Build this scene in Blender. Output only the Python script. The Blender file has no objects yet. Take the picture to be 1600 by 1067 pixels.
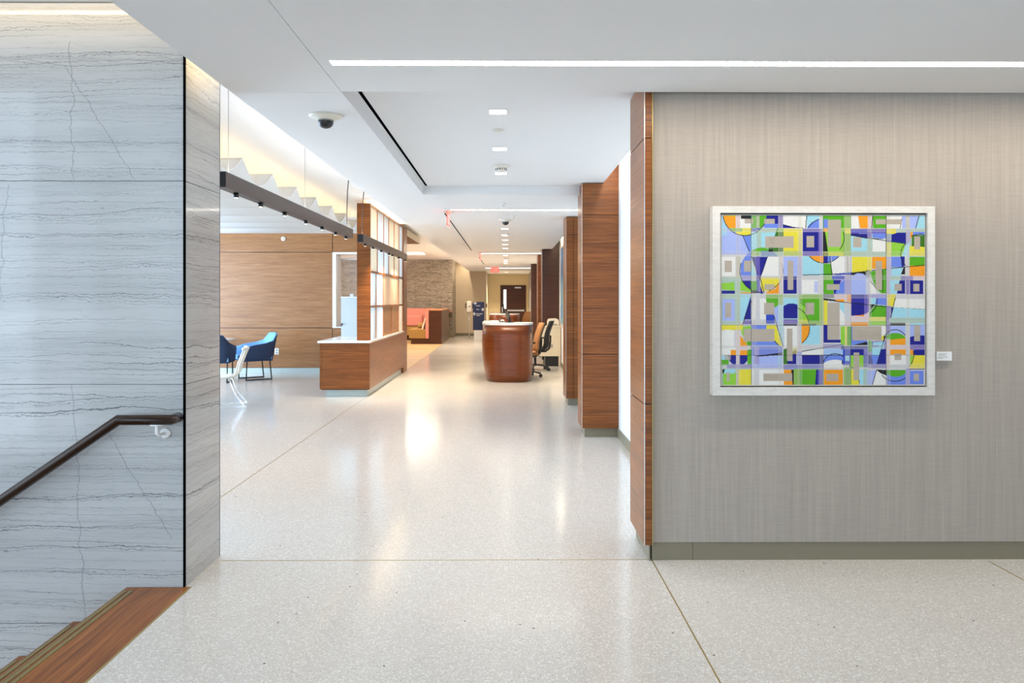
import bpy, bmesh, math, random
import numpy as np
from mathutils import Vector, Matrix
random.seed(7)
PI = math.pi
SC = bpy.context.scene
COL = SC.collection

# ------------------------------------------------------------------ camera, world, large lights, exposure
F = 1150.0; HZ = 468.0; YAW = 8.0 / F; EYE = 1.5
cam_d = bpy.data.cameras.new('camera')
cam_d.sensor_width = 36.0; cam_d.lens = 36.0 * F / 1600.0
cam_d.shift_y = -(533.5 - HZ) / 1600.0
cam_d.clip_start = 0.05; cam_d.clip_end = 200
cam = bpy.data.objects.new('camera', cam_d); COL.objects.link(cam)
cam.location = (0, 0, EYE); cam.rotation_euler = (PI / 2, 0, -YAW)
SC.camera = cam
SC.view_settings.view_transform = 'Standard'; SC.view_settings.look = 'None'
SC.view_settings.gamma = 1.0; SC.view_settings.use_curve_mapping = False
SC.view_settings.exposure = 0.5
W = bpy.data.worlds.new('sky'); SC.world = W; W.use_nodes = True
W.node_tree.nodes['Background'].inputs[0].default_value = (0.72, 0.86, 1.0, 1)
W.node_tree.nodes['Background'].inputs[1].default_value = 1.3
COOL = (0.68, 0.84, 1.0); NEUT = (1.0, 0.91, 0.79); WARM = (1.0, 0.84, 0.62); GLOW = (1.0, 0.74, 0.40)

def area(name, loc, rot, sx, sy, power, color, spread=PI):
    d = bpy.data.lights.new(name, 'AREA'); d.shape = 'RECTANGLE'; d.size = sx; d.size_y = sy
    d.energy = power; d.color = color; d.spread = spread
    o = bpy.data.objects.new(name, d); COL.objects.link(o); o.location = loc; o.rotation_euler = rot
    return o
# daylight in the glazing behind the camera, beside the stair and in the lobby (area lamps in the window planes)
area('daylight_back', (-1.6, -5.85, 2.15), (PI / 2, 0, 0), 8.6, 3.6, 215, (0.60, 0.81, 1.0))
area('daylight_stair', (-5.9, 0.8, 2.0), (0, -PI / 2, 0), 4.4, 4.6, 75, COOL)
area('daylight_lobby', (-9.3, 9.6, 1.45), (0, -PI / 2, 0), 2.3, 9.0, 740, (0.56, 0.77, 1.0))
area('daylight_lounge', (-9.3, 21.5, 1.45), (0, -PI / 2, 0), 2.3, 10.0, 260, NEUT)
# linear cove lamps: over the stone wall, behind the wave panels, over the screen, along the right wall slot
area('cove_stone', (-3.9, 3.74, 3.052), (math.radians(30), 0, 0), 4.4, 0.04, 7.0, GLOW)
area('cove_stone_side', (-1.61, 4.08, 3.02), (0, math.radians(-12), 0), 0.05, 0.42, 3, GLOW)
area('cove_waves', (-5.8, 9.9, 2.915), (PI, 0, 0), 6.3, 8.0, 105, (1.0, 0.77, 0.44))
area('added_ceiling_fill', (-2.0, 7.3, 2.402), (PI, 0, 0), 0.06, 4.2, 7, (1.0, 0.95, 0.88))  # unseen fill lamp added to brighten the lobby ceiling
area('added_ceiling_fill', (-2.0, 12.3, 2.402), (PI, 0, 0), 0.06, 4.4, 6, (1.0, 0.9, 0.78))  # same added fill above the second pendant
area('cove_screen', (-2.15, 13.3, 3.004), (PI, 0, 0), 0.12, 3.5, 12, GLOW)
area('cove_soffit', (-1.63, 25.3, 3.04), (0, math.radians(-10), 0), 0.06, 10.0, 70, WARM)
area('cove_right_near', (1.12, 6.3, 2.99), (0, 0, 0), 0.06, 3.2, 9, NEUT)
area('cove_right_far', (1.12, 13.6, 2.99), (0, 0, 0), 0.06, 5.6, 25, WARM)

# ------------------------------------------------------------------ materials
def srgb(r, g, b):
    f = lambda c: (c / 12.92 if c <= 0.04045 else ((c + 0.055) / 1.055) ** 2.4)
    return (f(r / 255), f(g / 255), f(b / 255), 1)
def newmat(name):
    m = bpy.data.materials.new(name); m.use_nodes = True
    return m, m.node_tree, m.node_tree.nodes['Principled BSDF']
def plain(name, c, rough=0.5, metal=0.0, bump=0.0, bscale=200, spec=None, coat=0.0, var=0.04):
    m, t, b = newmat(name)
    b.inputs['Roughness'].default_value = rough; b.inputs['Metallic'].default_value = metal
    if spec is not None: b.inputs['Specular IOR Level'].default_value = spec
    if coat: b.inputs['Coat Weight'].default_value = coat; b.inputs['Coat Roughness'].default_value = 0.1
    n = t.nodes.new('ShaderNodeTexNoise'); n.inputs['Scale'].default_value = 6; n.inputs['Detail'].default_value = 3
    g = t.nodes.new('ShaderNodeNewGeometry'); t.links.new(g.outputs['Position'], n.inputs['Vector'])
    mx = t.nodes.new('ShaderNodeMix'); mx.data_type = 'RGBA'
    mx.inputs[6].default_value = tuple(v * (1 - var) for v in c[:3]) + (1,)
    mx.inputs[7].default_value = tuple(min(1, v * (1 + var)) for v in c[:3]) + (1,)
    t.links.new(n.outputs['Fac'], mx.inputs[0]); t.links.new(mx.outputs[2], b.inputs['Base Color'])
    if bump:
        n2 = t.nodes.new('ShaderNodeTexNoise'); n2.inputs['Scale'].default_value = bscale
        t.links.new(g.outputs['Position'], n2.inputs['Vector'])
        bp = t.nodes.new('ShaderNodeBump'); bp.inputs['Strength'].default_value = bump; bp.inputs['Distance'].default_value = 0.002
        t.links.new(n2.outputs['Fac'], bp.inputs['Height']); t.links.new(bp.outputs['Normal'], b.inputs['Normal'])
    return m
def emit(name, c, s):
    m, t, b = newmat(name)
    b.inputs['Base Color'].default_value = (0.8, 0.8, 0.8, 1)
    b.inputs['Emission Color'].default_value = tuple(c[:3]) + (1,); b.inputs['Emission Strength'].default_value = s
    return m
def math_node(t, op, a, b=None, c=None):
    n = t.nodes.new('ShaderNodeMath'); n.operation = op
    for i, v in enumerate((a, b, c)):
        if v is None: continue
        if hasattr(v, 'links') or hasattr(v, 'is_linked'): t.links.new(v, n.inputs[i])
        else: n.inputs[i].default_value = v
    return n.outputs[0]
def ramp(t, fac, stops):
    r = t.nodes.new('ShaderNodeValToRGB'); e = r.color_ramp.elements
    while len(e) < len(stops): e.new(0.5)
    for el, (p, c) in zip(e, stops): el.position = p; el.color = c
    t.links.new(fac, r.inputs[0]); return r.outputs[0]
def mapped(t, scale, src='Position'):
    g = t.nodes.new('ShaderNodeNewGeometry'); v = t.nodes.new('ShaderNodeVectorMath'); v.operation = 'MULTIPLY'
    t.links.new(g.outputs[src], v.inputs[0]); v.inputs[1].default_value = scale
    return v.outputs[0]
def noise(t, vec, scale=1.0, detail=4, rough=0.5):
    n = t.nodes.new('ShaderNodeTexNoise'); n.inputs['Scale'].default_value = scale
    n.inputs['Detail'].default_value = detail; n.inputs['Roughness'].default_value = rough
    t.links.new(vec, n.inputs['Vector']); return n.outputs['Fac']
def mixc(t, fac, a, b, mode='MIX'):
    m = t.nodes.new('ShaderNodeMix'); m.data_type = 'RGBA'; m.blend_type = mode
    for i, v in ((0, fac), (6, a), (7, b)):
        if hasattr(v, 'is_linked'): t.links.new(v, m.inputs[i])
        else: m.inputs[i].default_value = v
    return m.outputs[2]

def wood(name, c1, c2, c3, rough=0.32, grain=(1.6, 1.6, 90), coat=0.08):
    m, t, b = newmat(name)
    f1 = noise(t, mapped(t, grain), 1.0, 6, 0.75)
    f2 = noise(t, mapped(t, (grain[0] * 2.4, grain[1] * 2.4, grain[2] * 4.2) if grain[2] > 10 else (grain[0] * 4, grain[1] * 3, grain[2])), 1.0, 3, 0.6)
    f3 = noise(t, mapped(t, (grain[0] * 0.5, grain[1] * 0.5, grain[2] * 0.12)), 1.0, 2)
    s = math_node(t, 'ADD', math_node(t, 'MULTIPLY', f1, 0.52), math_node(t, 'ADD', math_node(t, 'MULTIPLY', f2, 0.36), math_node(t, 'MULTIPLY', f3, 0.12)))
    t.links.new(ramp(t, s, [(0.38, c1), (0.5, c2), (0.62, c3)]), b.inputs['Base Color'])
    b.inputs['Roughness'].default_value = rough; b.inputs['Specular IOR Level'].default_value = 0.35
    b.inputs['Coat Weight'].default_value = coat; b.inputs['Coat Roughness'].default_value = 0.25
    return m

M = {}
M['wood'] = wood('walnut_veneer', srgb(84, 42, 12), srgb(126, 70, 26), srgb(158, 96, 42))
M['wood_pale_lit'] = wood('pale_lit_veneer', srgb(118, 76, 42), srgb(154, 106, 66), srgb(182, 134, 90))  # wall veneer made paler, the lobby light put into its tone
M['wood_dark_shade'] = wood('dark_and_shade_veneer', srgb(52, 28, 16), srgb(70, 38, 22), srgb(88, 50, 28))  # dark wood; on the far columns it puts shade into the colour
M['wood_desk'] = wood('desk_veneer', srgb(84, 38, 14), srgb(116, 58, 24), srgb(140, 76, 34), rough=0.28)
M['wood_cap'] = wood('cap_veneer', srgb(160, 96, 60), srgb(190, 124, 82), srgb(205, 142, 98))
M['tread'] = wood('tread_oak', srgb(96, 52, 20), srgb(140, 82, 34), srgb(164, 104, 48), rough=0.4, grain=(34, 1.1, 3))
M['ceiling'] = plain('ceiling_paint', (0.80, 0.79, 0.785, 1), 0.9, bump=0.05, var=0.01)
M['white'] = plain('white_paint', (0.82, 0.82, 0.81, 1), 0.6, var=0.01)
M['white_gloss'] = plain('white_quartz', (0.86, 0.86, 0.85, 1), 0.18, var=0.02)
M['beige'] = plain('beige_paint', srgb(208, 190, 164), 0.7, var=0.02)
M['cream'] = plain('cream_paint', srgb(222, 204, 164), 0.7, var=0.02)
M['base'] = plain('baseboard_vinyl', srgb(130, 122, 102), 0.4, var=0.05)
M['base_pale'] = plain('pale_toe_metal', srgb(178, 188, 184), 0.3, 0.3, var=0.04)
M['brass'] = plain('brass_strip', srgb(176, 152, 92), 0.35, 0.6, var=0.1)
M['brass_dark'] = plain('olive_brass', srgb(150, 136, 88), 0.4, 0.5, var=0.15)
M['black'] = plain('black_metal', (0.012, 0.012, 0.013, 1), 0.4)
M['void'] = plain('matt_black_void', (0.004, 0.004, 0.004, 1), 1.0, spec=0.0)
M['black_soft'] = plain('black_mesh', (0.022, 0.022, 0.024, 1), 0.8, bump=0.3)
M['bronze'] = plain('bronze_housing', srgb(82, 66, 56), 0.45, 0.2)
M['rail'] = plain('dark_bronze_rail', srgb(44, 28, 20), 0.22, 0.3)
M['alu'] = plain('satin_aluminium', (0.75, 0.74, 0.72, 1), 0.3, 0.9)
M['chrome'] = plain('chrome', (0.85, 0.86, 0.88, 1), 0.12, 1.0)
M['navy'] = plain('navy_upholstery', srgb(42, 56, 84), 0.9, bump=0.25, bscale=500)
M['sky'] = plain('light_blue_upholstery', srgb(126, 176, 226), 0.9, bump=0.25, bscale=500)
M['navy_deep'] = plain('deep_navy', srgb(36, 40, 84), 0.8, bump=0.1)
M['sign_blue'] = plain('sign_navy', srgb(30, 42, 84), 0.35)
M['sign_white'] = plain('sign_lettering', (0.82, 0.85, 0.9, 1), 0.5)
M['ivory'] = plain('ivory_polymer', srgb(228, 221, 208), 0.45)
M['tan'] = plain('tan_upholstery', srgb(172, 122, 74), 0.85, bump=0.2, bscale=400)
M['pink'] = plain('salmon_vinyl', srgb(206, 128, 112), 0.6, bump=0.1)
M['olive'] = plain('olive_upholstery', srgb(150, 112, 54), 0.8, bump=0.1)
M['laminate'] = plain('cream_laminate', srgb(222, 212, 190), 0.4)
M['grey'] = plain('grey_plate', srgb(150, 148, 142), 0.4)
M['red'] = plain('red_plastic', srgb(190, 40, 40), 0.4)
M['paper'] = plain('white_paper', (0.8, 0.8, 0.78, 1), 0.8)
M['ink'] = plain('grey_ink', srgb(150, 145, 140), 0.8)
M['led'] = emit('led_lens', (1.0, 0.90, 0.76), 30.0)
M['led_far'] = emit('led_far_lens', (1.0, 0.90, 0.76), 8.0)
M['down'] = emit('downlight_lens', (1.0, 0.93, 0.82), 7.0)
M['spot'] = emit('spot_lens', (1.0, 0.86, 0.66), 6.0)
M['daylit'] = emit('daylit_pane', (0.95, 0.98, 1.0), 1.6)
M['exit_red'] = emit('exit_letters', (1.0, 0.05, 0.04), 1.5)

def mk_exitglass():
    m, t, b = newmat('exit_acrylic'); b.inputs['Base Color'].default_value = (1, 0.16, 0.13, 1)
    b.inputs['Roughness'].default_value = 0.1; b.inputs['Alpha'].default_value = 0.75
    b.inputs['Emission Color'].default_value = (1, 0.08, 0.06, 1); b.inputs['Emission Strength'].default_value = 0.6
    return m
M['exit_glass'] = mk_exitglass()
def mk_glass(name, tint, alpha, rough):
    m, t, b = newmat(name); b.inputs['Base Color'].default_value = tint
    b.inputs['Roughness'].default_value = rough; b.inputs['Alpha'].default_value = alpha
    return m
M['acrylic'] = mk_glass('clear_acrylic', (0.86, 0.93, 1.0, 1), 0.55, 0.05)
M['glass'] = mk_glass('window_glass', (0.9, 0.95, 1.0, 1), 0.08, 0.02)
def mk_resin(name, col, alpha, trans=0.5):
    m, t, b = newmat(name); b.inputs['Base Color'].default_value = col; b.inputs['Roughness'].default_value = 0.35
    tr = t.nodes.new('ShaderNodeBsdfTranslucent'); tr.inputs[0].default_value = col
    mx = t.nodes.new('ShaderNodeMixShader'); mx.inputs[0].default_value = trans
    tp = t.nodes.new('ShaderNodeBsdfTransparent'); mx2 = t.nodes.new('ShaderNodeMixShader'); mx2.inputs[0].default_value = alpha
    out = t.nodes['Material Output']
    t.links.new(b.outputs[0], mx.inputs[1]); t.links.new(tr.outputs[0], mx.inputs[2])
    t.links.new(tp.outputs[0], mx2.inputs[1]); t.links.new(mx.outputs[0], mx2.inputs[2]); t.links.new(mx2.outputs[0], out.inputs[0])
    return m
M['resin_white'] = mk_resin('frosted_resin', (0.88, 0.93, 0.95, 1), 0.8)
M['resin_cream'] = mk_resin('cream_resin', (0.95, 0.86, 0.70, 1), 0.9)
M['resin_tan'] = mk_resin('tan_resin', (0.80, 0.60, 0.42, 1), 0.9)
M['fabric_white'] = mk_resin('wave_fabric', (0.93, 0.94, 0.94, 1), 1.0, 0.12)

def mk_terrazzo():
    m, t, b = newmat('terrazzo')
    p = mapped(t, (1, 1, 1))
    def vor(scale):
        v = t.nodes.new('ShaderNodeTexVoronoi'); v.inputs['Scale'].default_value = scale; t.links.new(p, v.inputs['Vector'])
        s = t.nodes.new('ShaderNodeSeparateColor'); t.links.new(v.outputs['Color'], s.inputs[0])
        return v.outputs['Distance'], s.outputs[0], s.outputs[1]
    d1, r1, g1 = vor(105); d2, r2, g2 = vor(190); d3, r3, g3 = vor(16)
    basec = ramp(t, r2, [(0.0, (0.55, 0.52, 0.485, 1)), (0.5, (0.61, 0.585, 0.55, 1)), (1.0, (0.67, 0.645, 0.61, 1))])
    chip = math_node(t, 'MULTIPLY', math_node(t, 'GREATER_THAN', r1, 0.72), math_node(t, 'LESS_THAN', d1, 0.46))
    c = mixc(t, chip, basec, (0.77, 0.76, 0.73, 1))
    chip2 = math_node(t, 'MULTIPLY', math_node(t, 'LESS_THAN', r1, 0.10), math_node(t, 'LESS_THAN', d1, 0.38))
    c = mixc(t, chip2, c, (0.44, 0.41, 0.375, 1))
    dk = math_node(t, 'MULTIPLY', math_node(t, 'GREATER_THAN', r3, 0.86), math_node(t, 'LESS_THAN', d3, 0.085))
    c = mixc(t, dk, c, (0.10, 0.08, 0.07, 1))
    t.links.new(c, b.inputs['Base Color'])
    rr = noise(t, mapped(t, (1.3, 1.3, 1.3)), 1, 4)
    t.links.new(math_node(t, 'MULTIPLY_ADD', rr, 0.10, 0.10), b.inputs['Roughness'])
    b.inputs['Specular IOR Level'].default_value = 0.5
    return m
M['terrazzo'] = mk_terrazzo()

def mk_plank():
    m, t, b = newmat('plank_floor')
    br = t.nodes.new('ShaderNodeTexBrick'); t.links.new(mapped(t, (1, 1, 1)), br.inputs['Vector'])
    br.inputs['Scale'].default_value = 1.0; br.inputs['Brick Width'].default_value = 1.2; br.inputs['Row Height'].default_value = 0.24
    br.inputs['Mortar Size'].default_value = 0.004
    br.inputs['Color1'].default_value = srgb(176, 138, 92); br.inputs['Color2'].default_value = srgb(206, 172, 126); br.inputs['Mortar'].default_value = srgb(130, 96, 62)
    f = noise(t, mapped(t, (2, 30, 1)), 1, 4)
    c = mixc(t, 0.35, br.outputs['Color'], ramp(t, f, [(0.3, srgb(150, 112, 70)), (0.7, srgb(216, 186, 142))]))
    t.links.new(c, b.inputs['Base Color']); b.inputs['Roughness'].default_value = 0.45
    return m
M['plank'] = mk_plank()

def mk_stone():
    m, t, b = newmat('veined_quartzite')
    g = t.nodes.new('ShaderNodeNewGeometry'); sp = t.nodes.new('ShaderNodeSeparateXYZ'); t.links.new(g.outputs['Position'], sp.inputs[0])
    jag = noise(t, mapped(t, (13, 13, 20)), 1, 5, 0.74)
    def lines(k, seed, w0, w1, thr, wob_a, jag_a, soft, fx):
        wob = noise(t, mapped(t, (0.55 + seed * .01, 0.55 + seed * .01, 1.1)), 1 + seed * .013, 2, 0.5)
        zz = math_node(t, 'ADD', sp.outputs['Z'], math_node(t, 'ADD', math_node(t, 'MULTIPLY', wob, wob_a), math_node(t, 'MULTIPLY', jag, jag_a)))
        u = math_node(t, 'MULTIPLY_ADD', zz, k, seed); idn = math_node(t, 'FLOOR', u); f = math_node(t, 'FRACT', u)
        def rnd(o):
            w = t.nodes.new('ShaderNodeTexWhiteNoise'); w.noise_dimensions = '1D'; t.links.new(math_node(t, 'ADD', idn, o), w.inputs['W']); return w.outputs['Value']
        off = math_node(t, 'MULTIPLY_ADD', rnd(.31 + seed), .7, .15)
        d = math_node(t, 'DIVIDE', math_node(t, 'ABSOLUTE', math_node(t, 'SUBTRACT', f, off)), k)
        cb = t.nodes.new('ShaderNodeCombineXYZ')
        t.links.new(math_node(t, 'MULTIPLY', sp.outputs['X'], fx), cb.inputs[0]); t.links.new(math_node(t, 'MULTIPLY', sp.outputs['Y'], fx), cb.inputs[1]); t.links.new(math_node(t, 'MULTIPLY', idn, 7.3), cb.inputs[2])
        mod = noise(t, cb.outputs[0], 1, 3, 0.6)
        w = math_node(t, 'MULTIPLY', math_node(t, 'MULTIPLY_ADD', math_node(t, 'POWER', rnd(.77 + seed), 2.0), w1 - w0, w0), math_node(t, 'MULTIPLY_ADD', mod, 2.0, -0.2))
        mr = t.nodes.new('ShaderNodeMapRange'); mr.interpolation_type = 'SMOOTHSTEP'
        t.links.new(math_node(t, 'DIVIDE', d, math_node(t, 'MAXIMUM', w, 0.0002)), mr.inputs[0]); mr.inputs[1].default_value = soft; mr.inputs[2].default_value = 1.0
        mr.inputs[3].default_value = 1.0; mr.inputs[4].default_value = 0.0
        on = math_node(t, 'GREATER_THAN', rnd(.13 + seed), thr)
        am = t.nodes.new('ShaderNodeMapRange'); t.links.new(mod, am.inputs[0]); am.inputs[1].default_value = .3; am.inputs[2].default_value = .6
        return math_node(t, 'MULTIPLY', mr.outputs[0], math_node(t, 'MULTIPLY', on, am.outputs[0]))
    tone = noise(t, mapped(t, (0.5, 0.5, 6)), 1, 4)
    basec = ramp(t, tone, [(0.3, (0.41, 0.412, 0.41, 1)), (0.7, (0.52, 0.518, 0.512, 1))])
    dust = noise(t, mapped(t, (7, 7, 60)), 1, 4, 0.65)
    basec = mixc(t, math_node(t, 'MULTIPLY', math_node(t, 'GREATER_THAN', dust, .56), .16), basec, (0.30, 0.31, 0.32, 1))
    L = [(40, 5.1, .0010, .0026, .25, .10, .030, .1, 2.2, .40), (26, 9.3, .0010, .0032, .2, .12, .034, .1, 1.4, .48), (9, 2.7, .006, .024, .35, .14, .04, -.8, 1.1, .34),
         (14, 17.4, .0016, .0040, .2, .13, .036, .1, .9, .66), (14, 17.4, .0014, .0034, .45, .131, .062, .1, 1.7, .6), (7.5, 31.2, .0020, .0052, .2, .15, .034, .15, .6, .85), (7.5, 31.2, .0016, .0040, .35, .152, .060, .1, 1.5, .7)]
    for (k, seed, w0, w1, thr, wa, ja, soft, fx, op) in L:
        basec = mixc(t, math_node(t, 'MULTIPLY', lines(k, seed, w0, w1, thr, wa, ja, soft, fx), op), basec, (0.075, 0.08, 0.085, 1))
    # thin healed cracks running down the slabs
    j = noise(t, mapped(t, (3, 3, 9)), 1, 4, 0.6)
    for (x0, z0, s, z1, z2) in ((-2.28, 2.70, -0.02, 2.12, 2.85), (-2.24, 2.60, -0.62, 2.12, 2.72), (-2.26, 0.95, -0.05, -0.2, 1.06), (-2.02, 0.70, -0.60, 0.25, 0.86), (-2.62, 1.9, 0.08, 1.5, 2.1)):
        lx = math_node(t, 'MULTIPLY_ADD', math_node(t, 'SUBTRACT', sp.outputs['Z'], z0), s, x0)
        d = math_node(t, 'ABSOLUTE', math_node(t, 'ADD', math_node(t, 'SUBTRACT', sp.outputs['X'], lx), math_node(t, 'MULTIPLY_ADD', j, 0.09, -0.045)))
        msk = math_node(t, 'MULTIPLY', math_node(t, 'LESS_THAN', d, 0.0024), math_node(t, 'MULTIPLY', math_node(t, 'GREATER_THAN', sp.outputs['Z'], z1), math_node(t, 'LESS_THAN', sp.outputs['Z'], z2)))
        basec = mixc(t, math_node(t, 'MULTIPLY', msk, 0.5), basec, (0.14, 0.15, 0.16, 1))
    t.links.new(basec, b.inputs['Base Color'])
    b.inputs['Roughness'].default_value = 0.07; b.inputs['Specular IOR Level'].default_value = 0.65
    return m
M['stone'] = mk_stone()

def mk_fabric():
    m, t, b = newmat('woven_wallcovering')
    f1 = noise(t, mapped(t, (260, 260, 3)), 1, 3, 0.6); f2 = noise(t, mapped(t, (8, 8, 240)), 1, 2, 0.5); f3 = noise(t, mapped(t, (40, 40, 1.2)), 1, 3)
    s = math_node(t, 'ADD', math_node(t, 'MULTIPLY', f1, 0.45), math_node(t, 'ADD', math_node(t, 'MULTIPLY', f2, 0.25), math_node(t, 'MULTIPLY', f3, 0.3)))
    t.links.new(ramp(t, s, [(0.3, srgb(150, 141, 132)), (0.5, srgb(164, 154, 144)), (0.7, srgb(178, 167, 156))]), b.inputs['Base Color'])
    b.inputs['Roughness'].default_value = 0.75; b.inputs['Sheen Weight'].default_value = 0.15
    return m
M['fabric'] = mk_fabric()

def mk_ledge():
    m, t, b = newmat('stacked_ledgestone')
    br = t.nodes.new('ShaderNodeTexBrick')
    g = t.nodes.new('ShaderNodeNewGeometry'); sp = t.nodes.new('ShaderNodeSeparateXYZ'); t.links.new(g.outputs['Position'], sp.inputs[0])
    cb = t.nodes.new('ShaderNodeCombineXYZ')
    t.links.new(math_node(t, 'ADD', sp.outputs['X'], math_node(t, 'MULTIPLY', sp.outputs['Y'], 1.0)), cb.inputs[0])
    t.links.new(math_node(t, 'ADD', sp.outputs['Z'], math_node(t, 'MULTIPLY', noise(t, mapped(t, (3, 3, 9)), 1, 2), 0.02)), cb.inputs[1])
    t.links.new(cb.outputs[0], br.inputs['Vector'])
    br.inputs['Scale'].default_value = 1; br.inputs['Brick Width'].default_value = 0.42; br.inputs['Row Height'].default_value = 0.055
    br.inputs['Mortar Size'].default_value = 0.006; br.offset = 0.37
    br.inputs['Color1'].default_value = srgb(120, 106, 90); br.inputs['Color2'].default_value = srgb(178, 162, 142); br.inputs['Mortar'].default_value = srgb(62, 54, 46)
    n = noise(t, mapped(t, (9, 9, 40)), 1, 4)
    c = mixc(t, 0.55, br.outputs['Color'], ramp(t, n, [(0.3, srgb(96, 86, 74)), (0.7, srgb(190, 176, 156))]))
    t.links.new(c, b.inputs['Base Color']); b.inputs['Roughness'].default_value = 0.8
    bp = t.nodes.new('ShaderNodeBump'); bp.inputs['Distance'].default_value = 0.03; t.links.new(n, bp.inputs['Height']); t.links.new(bp.outputs[0], b.inputs['Normal'])
    return m
M['ledge'] = mk_ledge()

def mk_blueart():
    m, t, b = newmat('blue_abstract_print')
    f = noise(t, mapped(t, (0.8, 0.8, 1.6)), 1, 4)
    t.links.new(ramp(t, f, [(0.3, srgb(30, 62, 110)), (0.5, srgb(60, 120, 180)), (0.65, srgb(110, 160, 170)), (0.8, srgb(60, 100, 90))]), b.inputs['Base Color'])
    b.inputs['Roughness'].default_value = 0.5
    return m
M['blueart'] = mk_blueart()

# ------------------------------------------------------------------ helpers
class MB:
    """collects shapes, then links them as one mesh object"""
    def __init__(s): s.bm = bmesh.new(); s.mats = []
    def _mi(s, m):
        if m is None: return 0
        if m not in s.mats: s.mats.append(m)
        return s.mats.index(m)
    def box(s, x0, x1, y0, y1, z0, z1, m=None, bev=0.0):
        bm = bmesh.new()
        bmesh.ops.create_cube(bm, size=1, matrix=Matrix.Translation(((x0 + x1) / 2, (y0 + y1) / 2, (z0 + z1) / 2)) @ Matrix.Diagonal((abs(x1 - x0), abs(y1 - y0), abs(z1 - z0), 1)))
        if bev: bmesh.ops.bevel(bm, geom=bm.edges[:], offset=bev, segments=2, profile=0.6, affect='EDGES')
        return s._merge(bm, m)
    def _merge(s, bm, m, smooth=False):
        i = s._mi(m)
        for f in bm.faces: f.material_index = i; f.smooth = smooth
        me = bpy.data.meshes.new('t'); bm.to_mesh(me); bm.free(); s.bm.from_mesh(me); bpy.data.meshes.remove(me)
        return s
    def cyl(s, p0, p1, r0, r1=None, n=16, m=None, caps=True, smooth=True):
        p0 = Vector(p0); p1 = Vector(p1); r1 = r0 if r1 is None else r1
        d = p1 - p0; L = d.length
        bm = bmesh.new()
        bmesh.ops.create_cone(bm, cap_ends=caps, segments=n, radius1=r0, radius2=r1, depth=L)
        q = Vector((0, 0, 1)).rotation_difference(d.normalized()).to_matrix().to_4x4()
        bmesh.ops.transform(bm, matrix=Matrix.Translation((p0 + p1) / 2) @ q, verts=bm.verts)
        return s._merge(bm, m, smooth)
    def tube(s, pts, r, n=10, m=None):
        """swept tube with mitred joints"""
        pts = [Vector(p) for p in pts]; rings = []; bm = bmesh.new()
        for i, p in enumerate(pts):
            a = (pts[i] - pts[i - 1]).normalized() if i else (pts[1] - pts[0]).normalized()
            b = (pts[i + 1] - pts[i]).normalized() if i < len(pts) - 1 else a
            t = (a + b).normalized()
            if i == 0:
                up = Vector((0, 0, 1)) if abs(t.z) < 0.9 else Vector((1, 0, 0))
                u = t.cross(up).normalized()
            else: u = (u - t * u.dot(t)).normalized()
            v = t.cross(u); k = 1.0 / max(0.4, t.dot(b))
            w = (b - a); w = w.normalized() if w.length > 1e-5 else None
            ring = []
            for j in range(n):
                o = u * math.cos(2 * PI * j / n) * r + v * math.sin(2 * PI * j / n) * r
                if w is not None and i not in (0, len(pts) - 1): o = o + w * o.dot(w) * (k - 1)
                ring.append(bm.verts.new(p + o))
            rings.append(ring)
        for a, b in zip(rings, rings[1:]):
            for j in range(n): bm.faces.new((a[j], a[(j + 1) % n], b[(j + 1) % n], b[j]))
        bm.faces.new(rings[0][::-1]); bm.faces.new(rings[-1])
        bmesh.ops.recalc_face_normals(bm, faces=bm.faces[:])
        return s._merge(bm, m, True)
    def prism(s, pts, axis, a, b, m=None, smooth=False):
        """polygon (2-D) extruded along axis from a to b"""
        mk = {'x': lambda p, c: (c, p[0], p[1]), 'y': lambda p, c: (p[0], c, p[1]), 'z': lambda p, c: (p[0], p[1], c)}[axis]
        bm = bmesh.new()
        va = [bm.verts.new(mk(p, a)) for p in pts]; vb = [bm.verts.new(mk(p, b)) for p in pts]; n = len(pts)
        bm.faces.new(va); bm.faces.new(vb[::-1])
        for i in range(n): bm.faces.new((va[i], vb[i], vb[(i + 1) % n], va[(i + 1) % n]))
        bmesh.ops.recalc_face_normals(bm, faces=bm.faces[:])
        return s._merge(bm, m, smooth)
    def rings(s, rs, m=None, cap0=True, cap1=True, smooth=True):
        """loft a list of closed rings of equal length"""
        bm = bmesh.new(); R = [[bm.verts.new(p) for p in r] for r in rs]; n = len(rs[0])
        for a, b in zip(R, R[1:]):
            for j in range(n): bm.faces.new((a[j], a[(j + 1) % n], b[(j + 1) % n], b[j]))
        if cap0: bm.faces.new(R[0][::-1])
        if cap1: bm.faces.new(R[-1])
        bmesh.ops.recalc_face_normals(bm, faces=bm.faces[:])
        return s._merge(bm, m, smooth)
    def lathe(s, c, prof, n=20, m=None, axis='z'):
        rs = []
        for (r, h) in prof:
            ring = []
            for j in range(n):
                a = 2 * PI * j / n; q = (r * math.cos(a), r * math.sin(a), h)
                if axis == 'y': q = (q[0], q[2], q[1])
                if axis == 'x': q = (q[2], q[0], q[1])
                ring.append((c[0] + q[0], c[1] + q[1], c[2] + q[2]))
            rs.append(ring)
        return s.rings(rs, m)
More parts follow.
